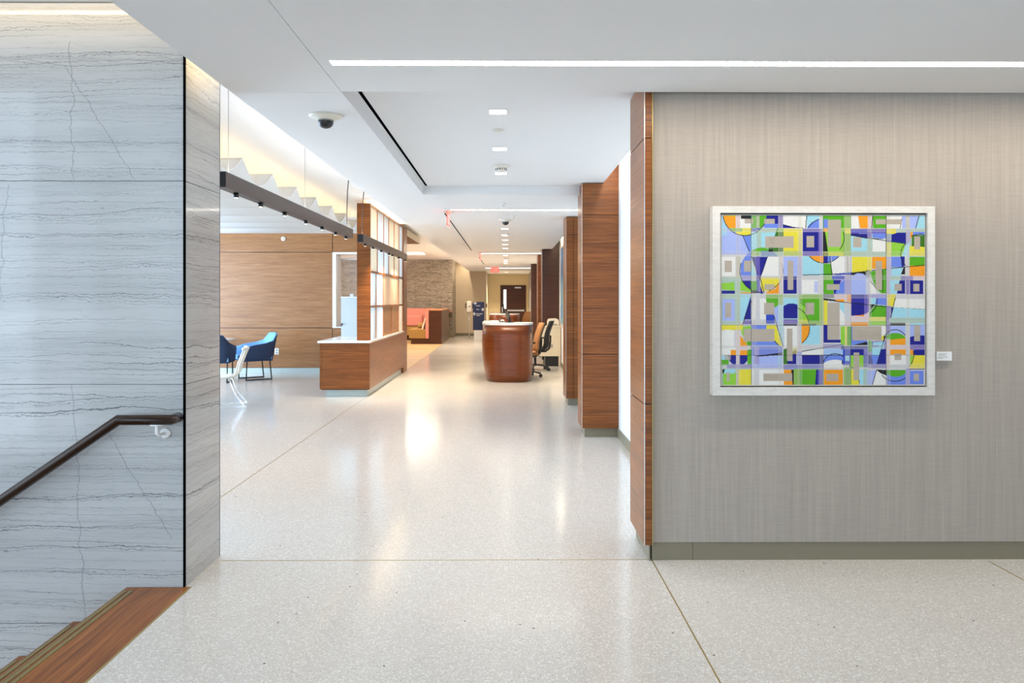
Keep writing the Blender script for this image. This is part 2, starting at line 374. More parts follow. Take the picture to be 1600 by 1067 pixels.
    def grid(s, P, m=None, thick=0.0, smooth=True, m2=None):
        """surface from a 2-D array of points, given a thickness along its normals"""
        bm = bmesh.new(); V = [[bm.verts.new(p) for p in r] for r in P]
        for i in range(len(P) - 1):
            for j in range(len(P[0]) - 1): bm.faces.new((V[i][j], V[i][j + 1], V[i + 1][j + 1], V[i + 1][j]))
        i0 = s._mi(m)
        if thick:
            bm.normal_update()
            nv = {v: v.co - v.normal * thick for v in bm.verts}
            fs = bm.faces[:]; bd = [e for e in bm.edges if e.is_boundary]
            mp = {v: bm.verts.new(c) for v, c in nv.items()}
            for f in fs:
                q = bm.faces.new([mp[v] for v in reversed(f.verts)]); q.material_index = 1
            for e in bd:
                l = e.link_loops[0]; a, b = l.vert, l.link_loop_next.vert
                q = bm.faces.new((b, a, mp[a], mp[b])); q.material_index = 1
        i2 = s._mi(m2) if m2 is not None else i0
        for f in bm.faces: f.material_index = i2 if f.material_index == 1 else i0; f.smooth = smooth
        me = bpy.data.meshes.new('t'); bm.to_mesh(me); bm.free(); s.bm.from_mesh(me); bpy.data.meshes.remove(me)
        return s
    def build(s, name, mat=None, parent=None, world=True, **kw):
        me = bpy.data.meshes.new(name)
        if parent is not None and world: bmesh.ops.translate(s.bm, vec=-origin(parent), verts=s.bm.verts)
        s.bm.to_mesh(me); s.bm.free()
        mats = s.mats if s.mats else [M[mat]]
        for m in mats: me.materials.append(M[m] if isinstance(m, str) else m)
        o = bpy.data.objects.new(name, me); COL.objects.link(o)
        if parent is not None: o.parent = parent
        for k, v in kw.items(): o[k] = v
        return o
def origin(o):
    v = Vector((0, 0, 0))
    while o is not None: v += o.location; o = o.parent
    return v
def thing(name, label, cat, loc=(0, 0, 0), rz=0.0, group=None):
    o = bpy.data.objects.new(name, None); COL.objects.link(o); o.location = loc; o.rotation_euler = (0, 0, rz)
    o.empty_display_size = 0.1
    o['label'] = label; o['category'] = cat
    if group: o['group'] = group
    return o
def structure(name, loc=(0, 0, 0), label=None, cat=None):
    o = bpy.data.objects.new(name, None); COL.objects.link(o); o.location = loc; o['kind'] = 'structure'
    if label: o['label'] = label
    if cat: o['category'] = cat
    return o
def copy_tree(o, parent=None):
    c = o.copy(); COL.objects.link(c)
    if parent is not None: c.parent = parent
    for ch in list(o.children): copy_tree(ch, c)
    return c
def bx(name, mat, x0, x1, y0, y1, z0, z1, parent=None, bev=0.0, **kw):
    return MB().box(x0, x1, y0, y1, z0, z1, None, bev).build(name, mat, parent, **kw)
S = dict(kind='structure')
# a picture ray cut with the plane y = Y (for measuring where things stand)
def at(px, py, Y):
    dx = (px - 800) / F; dz = -(py - HZ) / F; c, s_ = math.cos(YAW), math.sin(YAW)
    X = dx * c + s_; Yd = c - dx * s_; k = Y / Yd
    return Vector((X * k, Y, EYE + dz * k))
# ------------------------------------------------------------------ the setting
HC = 2.677      # corridor ceiling
HR = 2.772      # raised ceiling bay
HL = 3.055      # lobby ceiling
SX = -1.563     # left edge of the corridor soffit
# floors
fl = MB(); fl.box(-1.645, 6, -6, 3.86, -0.25, 0); fl.box(-1.69, 6, 3.86, 15.62, -0.25, 0); fl.box(-9.6, -1.69, 4.1, 15.62, -0.25, 0); fl.box(-2.16, 6, 15.62, 36, -0.25, 0)
fl.build('floor', 'terrazzo', **S)
bx('floor_lounge', 'plank', -9.6, -2.16, 15.62, 31, -0.25, 0.001, **S)
for k, (a, b, c, d) in enumerate([(0.832, 0.838, -6, 4.24), (2.76, 2.766, -6, 4.2), (-1.645, 0.83, 4.238, 4.2425), (-2.172, -2.168, 4.33, 11.3), (-2.168, -2.152, 15.6, 30.5)]):
    bx('trim_%d' % (k + 1), 'brass', a, b, c, d, -0.01, 0.0012, **S)
# ceilings
def ceil(x0, x1, y0, y1, z, z1=3.2): return (x0, x1, y0, y1, z, z1)
LY0, LY1, LX0 = 3.635, 3.705, -0.876
cs = [ceil(SX, -0.9395, -6, 4.188, HC), ceil(-0.9365, 6, -6, LY0, HC), ceil(-0.9365, 6, LY1, 4.17, HC), ceil(-0.9365, LX0, LY0, LY1, HC), ceil(LX0, 6, LY0, LY1, HC + 0.05),
      ceil(SX, -0.938, 4.192, 31, HC), ceil(-0.938, 1.05, 4.17, 8.25, HR), ceil(-0.938, 1.05, 8.25, 31, HC), ceil(-0.938, 1.6, 31, 36, HC)]
for c in cs: bx('ceiling', 'ceiling', *c, **S)
bx('ceiling_slot', 'ceiling', 1.05, 1.7, 4.17, 31, 3.02, 3.2, **S)
bx('ceiling_lobby', 'ceiling', -9.6, SX - 0.001, 3.0, 31, HL, 3.2, **S)
bx('ceiling_stair', 'ceiling', -6, SX - 0.001, 2.2, 3.0, HL, 3.2, **S)
bx('ceiling_atrium', 'ceiling', -6.1, SX, -6, 2.2, 4.3, 4.4, **S)
bx('wall_bulkhead', 'white', -6, SX, 2.2, 2.25, 3.2, 4.3, **S)
bx('wall_upper', 'white', SX - 0.05, SX, -6, 2.2, 3.2, 4.3, **S)
# right-hand wall with woven covering
bx('wall_right', 'fabric', 0.835, 6, 4.225, 4.6, 0.105, HR, **S)
bx('wall_end', 'white', 6, 6.15, -6, 4.3, 0, 3.2, **S)
for x0, x1 in ((0.835, 1.07), (1.072, 3.6), (3.602, 6)): bx('baseboard_right', 'base', x0, x1, 4.232, 4.4, 0, 0.102, **S)
# corridor side wall behind the columns
bx('wall_corridor', 'white', 1.217, 1.5, 4.6, 31, 0, 3.02, **S)
for y0, y1 in ((4.7, 8.0), (8.46, 10.4), (10.9, 17.0)): bx('baseboard_corridor', 'base', 1.203, 1.218, y0, y1, 0, 0.1, **S)
# back wall with glazing behind the camera, stairwell shell
bw = MB(); bw.box(-6.2, 6.2, -6.1, -5.95, -2.6, 0.25); bw.box(-6.2, 6.2, -6.1, -5.95, 4.0, 4.4); bw.box(2.8, 6.2, -6.1, -5.95, 0.25, 4.0)
bw.build('wall_back', 'white', **S)
w1 = structure('window_1', (-1.7, -6.0, 0.25))
for i in range(7): bx('mullion', 'alu', -6.15 + i * 1.48, -6.09 + i * 1.48, -6.05, -5.97, 0.25, 4.0, w1)
for z in (0.25, 1.3, 2.95, 3.94): bx('transom', 'alu', -6.15, 2.8, -6.05, -5.97, z, z + 0.06, w1)
w2 = structure('window_2', (-6.1, 0.6, 0))
for i in range(5): bx('mullion', 'alu', -6.12, -6.02, -3.0 + i * 1.7, -2.94 + i * 1.7, -0.6, 4.3, w2)
for z in (-0.6, 1.3, 2.95, 4.24): bx('transom', 'alu', -6.12, -6.02, -3.0, 3.86, z, z + 0.06, w2)
bx('wall_stairwell', 'white', -6.2, -6.05, -6, 3.86, -2.6, -0.6, **S)
bx('wall_stairback', 'white', -6.15, -6.05, -6, -3.0, -0.6, 4.3, **S)
bx('floor_stairwell', 'terrazzo', -6.1, -1.645, -6, 3.9, -2.7, -2.6, **S)
bx('wall_landing', 'white', -1.80, -1.66, -6, 3.858, -2.6, -0.26, **S)
# lobby shell
wl = MB(); wl.box(-9.75, -9.6, 3.86, 31, 0, 0.25); wl.box(-9.75, -9.6, 3.86, 31, 2.65, 3.2); wl.box(-9.75, -9.6, 14.4, 16.4, 0.25, 2.65)
wl.build('wall_lobby_left', 'white', **S)
w3 = structure('window_3', (-9.65, 9.5, 0.25))
for i in range(6): bx('mullion', 'alu', -9.72, -9.64, 4.4 + i * 1.98, 4.46 + i * 1.98, 0.25, 2.65, w3)
w4 = structure('window_4', (-9.65, 22, 0.25))
for i in range(7): bx('mullion', 'alu', -9.72, -9.64, 16.5 + i * 2.2, 16.56 + i * 2.2, 0.25, 2.65, w4)
# veined stone wall beside the stair: slabs with open joints
ST = structure('wall_stone', (-2.5, 4.0, 0), 'polished veined quartzite wall rising beside the stair', 'wall')
bx('core', 'grey', -6, -1.70, 3.875, 4.305, -2.6, 3.04, ST)
zj = [-2.6, -0.19, 1.057, 2.119, 3.05]
for a, b in zip(zj, zj[1:]):
    bx('stone_slab', 'stone', -6, -1.690, 3.86, 3.88, a + 0.0015, b - 0.0015, ST)
for a, b in zip([0, 1.057, 2.119], [1.057, 2.119, 3.05]):
    bx('stone_slab', 'stone', -1.70, -1.681, 3.868, 4.318, a + 0.0015, b - 0.0015, ST)
bx('stone_slab', 'stone', -6, -1.70, 4.30, 4.32, 0, 3.05, ST)
bx('edge_trim', 'void', -1.6895, -1.6815, 3.852, 3.868, 0.0, 3.05, ST)
bx('edge_trim', 'black', -1.686, -1.680, 4.318, 4.323, 0.0, 3.05, ST)
# wood-panelled lobby wall with a window into the lounge
LW = structure('wall_lobby', (-5.5, 15.2, 0), 'veneer panelled wall coloured as lit at the far side of the lobby', 'wall')
cr = MB(); cr.box(-9.6, -3.62, 15.14, 15.55, 0, 2.885); cr.box(-3.62, -2.4, 15.14, 15.55, 0, 0.88); cr.box(-3.62, -2.4, 15.14, 15.55, 2.5, 2.885)
cr.build('core', 'wood_dark_shade', LW)
bx('header', 'white', -9.6, -2.4, 15.16, 15.55, 2.885, HL, LW)
for (x0, x1) in ((-9.6, -6.6), (-6.59, -3.58)):
    for a, b in ((0.105, 0.912), (0.926, 2.463), (2.477, 2.885)): bx('wood_panel', 'wood_pale_lit', x0, x1, 15.11, 15.14, a, b, LW)
bx('wood_panel', 'wood_pale_lit', -3.568, -2.33, 15.11, 15.14, 0.105, 0.915, LW)
bx('wood_panel', 'wood_pale_lit', -3.566, -2.33, 15.11, 15.14, 2.477, 2.885, LW)
bx('baseboard_lobby', 'base_pale', -9.6, -2.4, 15.10, 15.14, 0, 0.1, **S)
WN = structure('window_5', (-3.0, 15.3, 0.92))
bx('window_frame', 'white', -3.573, -3.50, 15.10, 15.56, 0.918, 2.470, WN)
bx('window_frame', 'white', -3.50, -2.4, 15.10, 15.56, 2.43, 2.470, WN)
bx('window_frame', 'white', -3.50, -2.4, 15.10, 15.56, 0.918, 0.945, WN)
bx('window_frame', 'white', -3.50, -2.4, 15.40, 15.44, 2.33, 2.36, WN)
bx('pane', 'glass', -3.50, -2.4, 15.33, 15.338, 0.945, 2.43, WN)
# far walls
bx('wall_ledgestone', 'ledge', -9.6, -2.12, 28.6, 29.2, 0, HL, **S)
fw = MB(); fw.box(-2.12, -0.86, 30.5, 30.8, 0, HL); fw.box(-0.93, -0.86, 30.8, 34, 0, HL); fw.build('wall_far_left', 'beige', **S)
bx('trim_6', 'white', -0.862, -0.835, 30.48, 30.52, 0, HC, **S)  # white strip paints the corner as a lit jamb edge
bx('wall_ledgestone_return', 'ledge', -2.16, -2.12, 29.2, 30.5, 0, HL, **S)
fd = MB(); fd.box(-0.93, -0.30, 34, 34.2, 0, HC); fd.box(0.88, 2, 34, 34.2, 0, HC); fd.box(-0.30, 0.88, 34, 34.2, 2.16, HC); fd.build('wall_far', 'cream', **S)
bx('wall_far_right', 'cream', 1.02, 1.25, 29, 34, 0, HC, **S)
bx('baseboard_far', 'base', -2.12, -0.86, 30.47, 30.5, 0, 0.11, **S)
DR = structure('door_1', (0.29, 34, 0), 'dark brown door with narrow vision panel at the corridor end', 'door')
bx('door_frame', 'wood_dark_shade', -0.30, -0.25, 33.96, 34.1, 0, 2.16, DR); bx('door_frame', 'wood_dark_shade', 0.83, 0.88, 33.96, 34.1, 0, 2.16, DR); bx('door_frame', 'wood_dark_shade', -0.25, 0.83, 33.96, 34.1, 2.11, 2.16, DR)
dl = MB(); dl.box(-0.25, -0.15, 34.0, 34.05, 0, 2.11); dl.box(-0.03, 0.83, 34.0, 34.05, 0, 2.11); dl.box(-0.15, -0.03, 34.0, 34.05, 0, 1.08); dl.box(-0.15, -0.03, 34.0, 34.05, 1.96, 2.11)
dl.build('door_leaf', 'wood_dark_shade', DR)
bx('vision_panel', 'daylit', -0.15, -0.03, 34.02, 34.03, 1.08, 1.96, DR)
b = MB(); b.box(0.02, 0.80, 33.93, 33.96, 0.96, 1.03); b.box(0.04, 0.08, 33.95, 34.0, 0.95, 1.04); b.box(0.74, 0.78, 33.95, 34.0, 0.95, 1.04); b.build('push_bar', 'alu', DR)
b = MB(); b.box(0.36, 0.66, 33.93, 34.0, 2.02, 2.08); b.box(0.36, 0.40, 33.80, 33.94, 2.06, 2.075); b.build('door_closer', 'alu', DR)
b = MB(); b.box(-0.235, -0.19, 33.94, 34.0, 0.9, 1.15); b.cyl((-0.21, 33.95, 1.0), (-0.21, 33.88, 1.0), 0.012); b.box(-0.22, -0.08, 33.87, 33.89, 0.99, 1.01); b.build('door_lever', 'alu', DR)
bx('trim_7', 'grey', 1.0, 1.022, 29, 33.9, 0, HC, **S)

# ------------------------------------------------------------------ stair
SR = thing('staircase', 'oak-treaded staircase with brass nosings going down beside the stone wall', 'staircase', (-1.98, 2, 0))
RUN, RISE, N0 = 0.279, 0.178, -1.985
def step(k):
    x1 = -1.655 if k == 0 else N0 - (k - 1) * RUN + 0.02
    x0 = N0 - k * RUN; z = -k * RISE
    t = bx('tread', 'tread', x0, x1, -5.9, 3.855, z - 0.035, z, SR, bev=0.004)
    for dx in (0.012, 0.044): bx('nosing_strip', 'brass_dark', x0 + dx, x0 + dx + 0.018, -5.9, 3.80, z - 0.002, z + 0.0025, t)
    if k < 9: bx('riser', 'tread', x0 + 0.02, x0 + 0.035, -5.9, 3.855, z - RISE, z - 0.035, SR)
for k in range(10): step(k)
bx('edge_strip', 'brass', -1.655, -1.645, -5.9, 3.856, -0.03, 0.0015, SR)

HRL = thing('handrail', 'dark bronze handrail bending down along the stone wall', 'handrail', (-1.98, 3.76, 0.88))
RY = 3.775
MB().tube([(-4.6, RY, 0.885 - 2.615 * 0.686), (-1.985, RY, 0.885), (-1.722, RY, 0.885), (-1.7165, RY + 0.02, 0.885), (-1.7165, 3.86, 0.885)], 0.026, 18).build('rail', 'rail', HRL)
b = MB(); b.cyl((-1.79, RY, 0.862), (-1.79, RY, 0.857), 0.032, 0.032, 20); b.tube([(-1.79, RY, 0.858), (-1.79, RY, 0.815), (-1.787, RY + 0.015, 0.803), (-1.782, 3.845, 0.803)], 0.008, 10)
b.lathe((-1.782, 3.86, 0.803), [(0.027, -0.001), (0.027, -0.012), (0.022, -0.018), (0.008, -0.018)], 24, axis='y')
b.build('bracket', 'white', HRL, label='white wall bracket with round plate')
b = MB(); b.cyl((-3.3, RY, -0.04), (-3.3, RY, -0.1), 0.008); b.tube([(-3.3, RY, -0.06), (-3.3, RY, -0.12), (-3.3, 3.86, -0.13)], 0.008); b.build('bracket', 'white', HRL)

# ------------------------------------------------------------------ veneered columns along the right
def column(label, x0, x1, y0, y1, ztop, joints, notch=None, wood='wood', vsplit=None, first=None):
    c = thing('column', label, 'column', ((x0 + x1) / 2, (y0 + y1) / 2, 0), group='veneered corridor columns')
    if notch: MB().prism([(x0 + .02, .1), (x1, .1), (x1, notch[1] - .01), (notch[0] + .005, notch[1] - .01), (notch[0] + .005, ztop - .01), (x0 + .02, ztop - .01)], 'y', y0 + .02, y1).build('core', 'black', c)
    else: bx('core', 'black', x0 + .02, x1, y0 + .02, y1, .1, ztop - .004, c)
    bx('plinth', 'base', x0 + .035, x1 - .002, y0 + .035, y1 - .01, 0, .1, c)
    zs = [.1] + joints + [ztop - .006]
    for i, (a, b) in enumerate(zip(zs, zs[1:])):
        a2, b2 = a + (.003 if i else 0), b - .003
        xs = [x0 + .006, x1] if not vsplit else [x0 + .006, vsplit, x1]
        for j, (p, q) in enumerate(zip(xs, xs[1:])):
            p2, q2 = p + (.003 if j else 0), q - (.003 if j < len(xs) - 2 else 0)
            if notch and i == len(zs) - 2:
                MB().prism([(p2, a2), (q2, a2), (q2, notch[1] - .006), (notch[0] + .004, notch[1] - .006), (notch[0] + .004, b2), (p2, b2)], 'y', y0, y0 + .018).build('panel', wood, c)
            else: bx('panel', wood, p2, q2, y0, y0 + .018, a2, b2, c)
        bx('panel', wood, x0, x0 + .018, y0 + .006, y1, a2, b2, c)
    bx('corner_trim', 'alu', x0 + .001, x0 + .0055, y0 + .001, y0 + .0055, .1, ztop - .006, c)
    return c
J = [0.905, 2.42]
c1 = column('nearest veneered column, ending the grey woven wall', 0.782, 0.826, 4.19, 4.66, HR, J)
bx('corner_trim', 'brass', 0.827, 0.8315, 4.185, 4.23, .1, HR - .006, c1)
column('wide veneered column with stepped top, second along the corridor', 0.814, 1.215, 8.0, 8.44, HR, J, notch=(1.05, 3.0))
column('narrow split-front veneered column behind the wide stepped one', 0.832, 1.10, 10.4, 10.86, HC, J, vsplit=0.94)
column('stepped column coloured as shaded behind the cream credenza', 0.815, 1.215, 17.1, 17.6, HC, J, notch=(1.05, 3.0), wood='wood_dark_shade')  # same wood as the others, its shade put into the veneer colour
column('slim lighter column just beyond the dark stepped one', 0.80, 0.93, 19.2, 19.7, HC, J)
column('column coloured as shaded in the distance near the last tan chair', 0.79, 1.21, 24.2, 24.9, HC, J, wood='wood_dark_shade')  # shade put into the veneer colour here too
column('farthest pale column before the end door', 0.92, 1.02, 28.3, 28.9, HC, J)

# ------------------------------------------------------------------ corridor ceiling fittings
def led(x0, x1, y0, y1, z, label):
    t = thing('linear_light', label, 'ceiling light', ((x0 + x1) / 2, (y0 + y1) / 2, z), group='linear ceiling lights')
    bx('lens', 'led' if y0 < 5 else 'led_far', x0 + .003, x1 - .003, y0 + .004, y1 - .004, z - .004, z + .02, t)
    h = MB(); h.box(x0, x1, y0, y0 + .004, z - .001, z + .02); h.box(x0, x1, y1 - .004, y1, z - .001, z + .02); h.box(x0, x0 + .003, y0, y1, z - .001, z + .02); h.box(x1 - .003, x1, y0, y1, z - .001, z + .02)
    h.build('housing', 'white', t)
led(LX0 + .001, 5.9, LY0 + .001, LY1 - .001, HC + 0.004, 'long glowing linear light over the woven wall and painting')
led(-.745, 1.045, 9.62, 9.69, HC, 'glowing linear light across the corridor, behind the first exit sign')
led(-.70, 1.045, 18.76, 18.84, HC, 'glowing linear light across the corridor, third from the camera')
led(-.80, .98, 27.5, 27.6, HC, 'glowing linear light at the far end above the door')
dn = [(4.985, HR), (6.21, HR), (7.41, HR)] + [(y, HC) for y in (12.24, 13.45, 14.55, 15.74, 16.92, 19.6, 21.8, 22.9, 24.0, 31.6)]  # last one added in a small dome's place to light the end door
dlab = ['first square downlight, nearest, beside the round sensor', 'second square downlight, before the vented detector', 'third square downlight, just behind the vented detector', 'square downlight right behind the second dome camera', 'square downlight split by a sprinkler', 'square downlight in the mid row, third past the dome camera', 'square downlight in the mid row, fourth past the dome camera', 'last square downlight before the third linear light', 'first small downlight beyond the third linear light', 'small far downlight behind the distant detector', 'small far downlight, next to last before the fourth linear light', 'farthest small downlight before the fourth linear light', 'small downlight added in place of a dome to light the end door']
def downlight():
    t = thing('downlight', dlab[0], 'ceiling light', (0, 0, 0), group='square downlights along the corridor')
    h = MB(); s = .056; w = .066
    h.box(-w, w, -w, -s, -.004, 0); h.box(-w, w, s, w, -.004, 0); h.box(-w, -s, -s, s, -.004, 0); h.box(s, w, -s, s, -.004, 0)
    h.build('trim_ring', 'white', t)
    MB().box(-s, s, -s, s, -.0025, 0).build('lens', 'down', t)
    return t
d0 = downlight()
for i, (y, h) in enumerate(dn):
    o = d0 if i == 0 else copy_tree(d0)
    o.location = (-.06 if i < 3 else -.035, y, h); o['label'] = dlab[i]
    far = y > 10
    area('downlight_lamp', (o.location.x, y, h - .02), (0, 0, 0), .1, .1, 4.5 if not far else (13 if y < 30 else 80), NEUT if not far else WARM, math.radians(125))
def slot(y0, y1, x, h, label, w=.028):
    t = thing('slot_diffuser', label, 'air diffuser', (x, (y0 + y1) / 2, h), group='black linear air slots')
    bx('slot', 'void', x - w / 2 + .004, x + w / 2 - .004, y0, y1, h - .003, h - .0005, t)
    f = MB(); f.box(x - w / 2, x - w / 2 + .004, y0, y1, h - .005, h); f.box(x + w / 2 - .004, x + w / 2, y0, y1, h - .005, h); f.build('frame', 'white', t)
slot(4.2, 8.22, -.897, HR, 'long black air slot in the raised ceiling bay', .034)
slot(10.03, 17.6, -.845, HC, 'black air slot beside the first exit sign')
slot(20.4, 24.6, -.77, HC, 'farthest black air slot beyond the third linear light')
def dome(x, y, h, label, r=.105):
    t = thing('dome_camera', label, 'security camera', (x, y, h), group='ceiling dome cameras')
    MB().lathe((0, 0, 0), [(r, 0), (r, -.006), (r * .8, -.016), (r * .55, -.022), (r * .5, -.03), (.001, -.03)], 32).build('flange', 'ivory', t, world=False)
    MB().lathe((0, 0, -.028), [(r * .46, 0), (r * .46, -.014), (r * .42, -.032), (r * .3, -.046), (r * .12, -.053), (.001, -.054)], 24).build('dome', 'black', t, world=False)
    MB().lathe((0, 0, -.026), [(r * .5, 0), (r * .5, -.008), (r * .46, -.011)], 24).build('ring', 'grey', t, world=False)
dome(-1.16, 4.72, HC, 'black dome camera on the left soffit, nearest')
dome(-.02, 10.85, HC, 'black dome camera in the mid corridor ceiling, behind the second linear light')
t = thing('ceiling_sensor', 'small round sensor between the first two downlights', 'sensor', (-.07, 5.51, HR))
MB().lathe((0, 0, 0), [(.042, 0), (.042, -.006), (.036, -.014), (.001, -.016)], 24).build('cap', 'ivory', t, world=False)
def detector(x, y, h, label):
    t = thing('smoke_detector', label, 'smoke detector', (x, y, h), group='ceiling smoke detectors')
    MB().lathe((0, 0, 0), [(.085, 0), (.085, -.008), (.06, -.012), (.055, -.03), (.045, -.048), (.02, -.052), (.001, -.052)], 28).build('body', 'ivory', t, world=False)
    v = MB()
    for k in range(14):
        a = 2 * PI * k / 14; c, s_ = math.cos(a), math.sin(a)
        v.cyl((.0535 * c, .0535 * s_, -.028), (.0475 * c, .0475 * s_, -.044), .005, .005, 6)
    v.build('vents', 'black', t, world=False)
detector(-.055, 6.99, HR, 'round smoke detector with dark vents before the third downlight')
detector(-.02, 20.8, HC, 'round smoke detector among the far downlights')
def sprinkler(x, y, h, label):
    t = thing('sprinkler', label, 'sprinkler', (x, y, h), group='ceiling sprinklers')
    MB().lathe((0, 0, 0), [(.04, 0), (.04, -.004), (.012, -.006), (.010, -.03), (.001, -.03)], 18).build('escutcheon', 'white', t, world=False)
    MB().lathe((0, 0, -.034), [(.018, 0), (.018, -.002), (.001, -.003)], 12).build('deflector', 'grey', t, world=False)
sprinkler(-.04, 9.0, HC, 'small sprinkler just before the second linear light')
sprinkler(.09, 10.3, HC, 'small sprinkler just before the mid dome camera')
sprinkler(.015, 13.1, HC, 'small sprinkler hanging before the split downlight')
# exit signs
def glyph(b, ch, x, z, w, h, y0, y1, s):
    if ch in 'E': 
        b.box(x, x + s, y0, y1, z, z + h)
        for q in (0, (h - s) / 2, h - s): b.box(x + s, x + w, y0, y1, z + q, z + q + s)
    elif ch == 'X':
        b.prism([(x, z), (x + s, z), (x + w, z + h), (x + w - s, z + h)], 'y', y0, y1); b.prism([(x + w - s, z), (x + w, z), (x + s, z + h), (x, z + h)], 'y', y0, y1)
    elif ch == 'I': b.box(x + (w - s) / 2, x + (w + s) / 2, y0, y1, z, z + h)
    elif ch == 'T': b.box(x, x + w, y0, y1, z + h - s, z + h); b.box(x + (w - s) / 2, x + (w + s) / 2, y0, y1, z, z + h - s)
def exit_sign(x, y, h, rz, label):
    t = thing('exit_sign', label, 'exit sign', (x, y, h), rz, group='red exit signs')
    MB().box(-.16, .16, -.05, .05, -.02, 0, None, .004).build('canopy', 'alu', t, world=False)
    MB().box(-.15, .15, -.004, .004, -.215, -.02).build('acrylic_plate', 'exit_glass', t, world=False)
    l = MB(); xx = -.115
    for ch, w in zip('EXIT', (.05, .058, .03, .05)):
        glyph(l, ch, xx, -.185, w, .13, -.0065, -.0045, .014); glyph(l, ch, xx, -.185, w, .13, .0045, .0065, .014); xx += w + .014
    l.build('lettering', 'exit_red', t, world=False)
    MB().box(-.152, .152, -.006, .006, -.222, -.215).build('bottom_rail', 'white', t, world=False)
exit_sign(-.775, 9.75, HC, PI / 2 - .03, 'red exit sign seen edge-on, nearest, at the second linear light')
exit_sign(-.665, 18.4, HC, PI / 2 - .03, 'red exit sign seen edge-on, farther, at the third linear light')
exit_sign(-.43, 26.2, HC, 0, 'red exit sign facing the camera at the corridor end')
# booth ceiling light seen under the header
t = thing('panel_light', 'bright square panel light in the lounge ceiling by the header', 'ceiling light', (-3.1, 24.6, HL))
bx('frame', 'white', -3.45, -2.75, 24.1, 25.1, HL - .012, HL - .001, t); bx('lens', 'led_far', -3.42, -2.78, 24.13, 25.07, HL - .022, HL - .012, t)
area('panel_lamp', (-3.1, 24.6, HL - .05), (0, 0, 0), 1.6, 2.0, 60, WARM)
area('panel_lamp', (-6.0, 20.6, HL - .05), (0, 0, 0), 1.6, 2.0, 120, WARM)
# ------------------------------------------------------------------ lobby ceiling waves
P0, PER = 5.39, .926
nlab = ['nearest', 'second', 'third', 'fourth', 'fifth', 'sixth', 'seventh', 'eighth', 'ninth']
for k in range(9):
    y0 = P0 + k * PER + .006; y1 = P0 + (k + 1) * PER - .006
    t = thing('ceiling_baffle', 'white scalloped fabric wave hung from the lobby ceiling, %s of the row' % nlab[k], 'ceiling panel', (-5.8, (y0 + y1) / 2, 2.8), group='scalloped wave panels over the lobby')
    prof = [(y0 + (y1 - y0) * i / 20, 2.70 + .19 * (abs(2 * i / 20 - 1) ** 2.0)) for i in range(21)]
    P = [[(-9.2 + 6.6 * j / 2, y, z) for j in range(3)] for (y, z) in prof]
    MB().grid(P, 'fabric_white', .008).build('fabric', None, t)
    e = MB()
    for (ya, za), (yb, zb) in zip(prof, prof[1:]): e.tube([(-2.598, ya, za), (-2.598, yb, zb)], .004, 6)
    e.build('edge_rod', 'white', t)
    for x in (-2.62, -5.8, -9.0): MB().cyl((x, (y0 + y1) / 2, 2.702), (x, (y0 + y1) / 2, HL), .0015, .0015, 6).build('wire', 'white', t)

# ------------------------------------------------------------------ pendants
def pendant(y0, y1, spots, label, c0, c1):
    t = thing('linear_pendant', label, 'pendant light', (-2, (y0 + y1) / 2, 2.34), group='bronze linear pendants')
    MB().box(-2.04, -1.96, y0, y1, 2.285, 2.395, None, .003).build('housing', 'bronze', t)
    MB().box(-2.0385, -1.9615, y0 - .003, y0, 2.286, 2.394).build('end_cap', 'black', t)
    for y in spots:
        s = MB().cyl((-1.995, y, 2.285), (-1.995, y, 2.25), .02, .02, 14).build('spot_head', 'black', t)
        MB().cyl((-1.995, y, 2.25), (-1.995, y, 2.2495), .014, .014, 12).build('lens', 'spot', s)
    b = MB().tube([(-2, c0, 2.395), (-2.004, c0 + .01, 2.6), (-1.99, c0 - .02, 2.85), (-1.985, c0 + .05, HL)], .006, 8)
    b.build('power_cable', 'bronze', t)
    MB().cyl((-1.985, c0 + .05, HL), (-1.985, c0 + .05, HL - .012), .05, .05, 20).build('canopy', 'white', t)
    for y in c1: MB().cyl((-2.0, y, 2.395), (-2.0, y, HL), .002, .002, 6).build('suspension_wire', 'grey', t)
sx = lambda *px: [1.985 * F / (792 - p) for p in px]
pendant(5.15, 9.4, sx(372, 410, 447, 480, 505, 526, 542), 'long bronze linear pendant with black spots, nearer, in front of the waves', 9.22, (5.3, 7.3))
pendant(10.06, 14.5, sx(572, 584, 597, 609, 614, 624, 634), 'bronze linear pendant with black spots in front of the screen', 10.2, (12.2, 14.3))
for y in (6.5, 8.6): area('spot_lamp', (-2, y, 2.24), (0, 0, 0), .05, .9, 4, WARM, math.radians(110))
for y in (11.2, 12.6, 14.0): area('spot_lamp', (-1.98, y, 2.24), (0, math.radians(-4), 0), .05, .6, 13, WARM, math.radians(95))

# ------------------------------------------------------------------ counter and screen
CT = thing('service_counter', 'walnut service counter with white top under the screen', 'counter', (-2.5, 13.2, 0))
XL, XR, Y0, Y1 = -2.885, -2.115, 11.36, 15.1
bx('carcass', 'black', XL + .02, XR - .02, Y0 + .02, Y1, .105, .83, CT)
bx('front_panel', 'wood', XL + .035, XR - .001, Y0, Y0 + .02, .117, .83, CT)
bx('side_panel', 'wood', XR - .02, XR, Y0 + .021, Y1, .117, .83, CT)
bx('side_panel', 'wood', XL, XL + .032, Y0 + .001, Y1, .117, .83, CT)
bx('toe_kick', 'base_pale', XL + .09, XR - .05, Y0 + .06, Y1, 0, .117, CT)
bx('countertop', 'white_gloss', XL - .03, XR + .008, Y0 - .02, Y1, .83, .862, CT, bev=.003)
SN = thing('screen', 'tall walnut screen of frosted and cream panes standing on the counter', 'room divider', (-2.2, 13.3, .862))
sx0, sx1 = -2.335, -2.125; sy0, sy1 = 11.47, 15.02
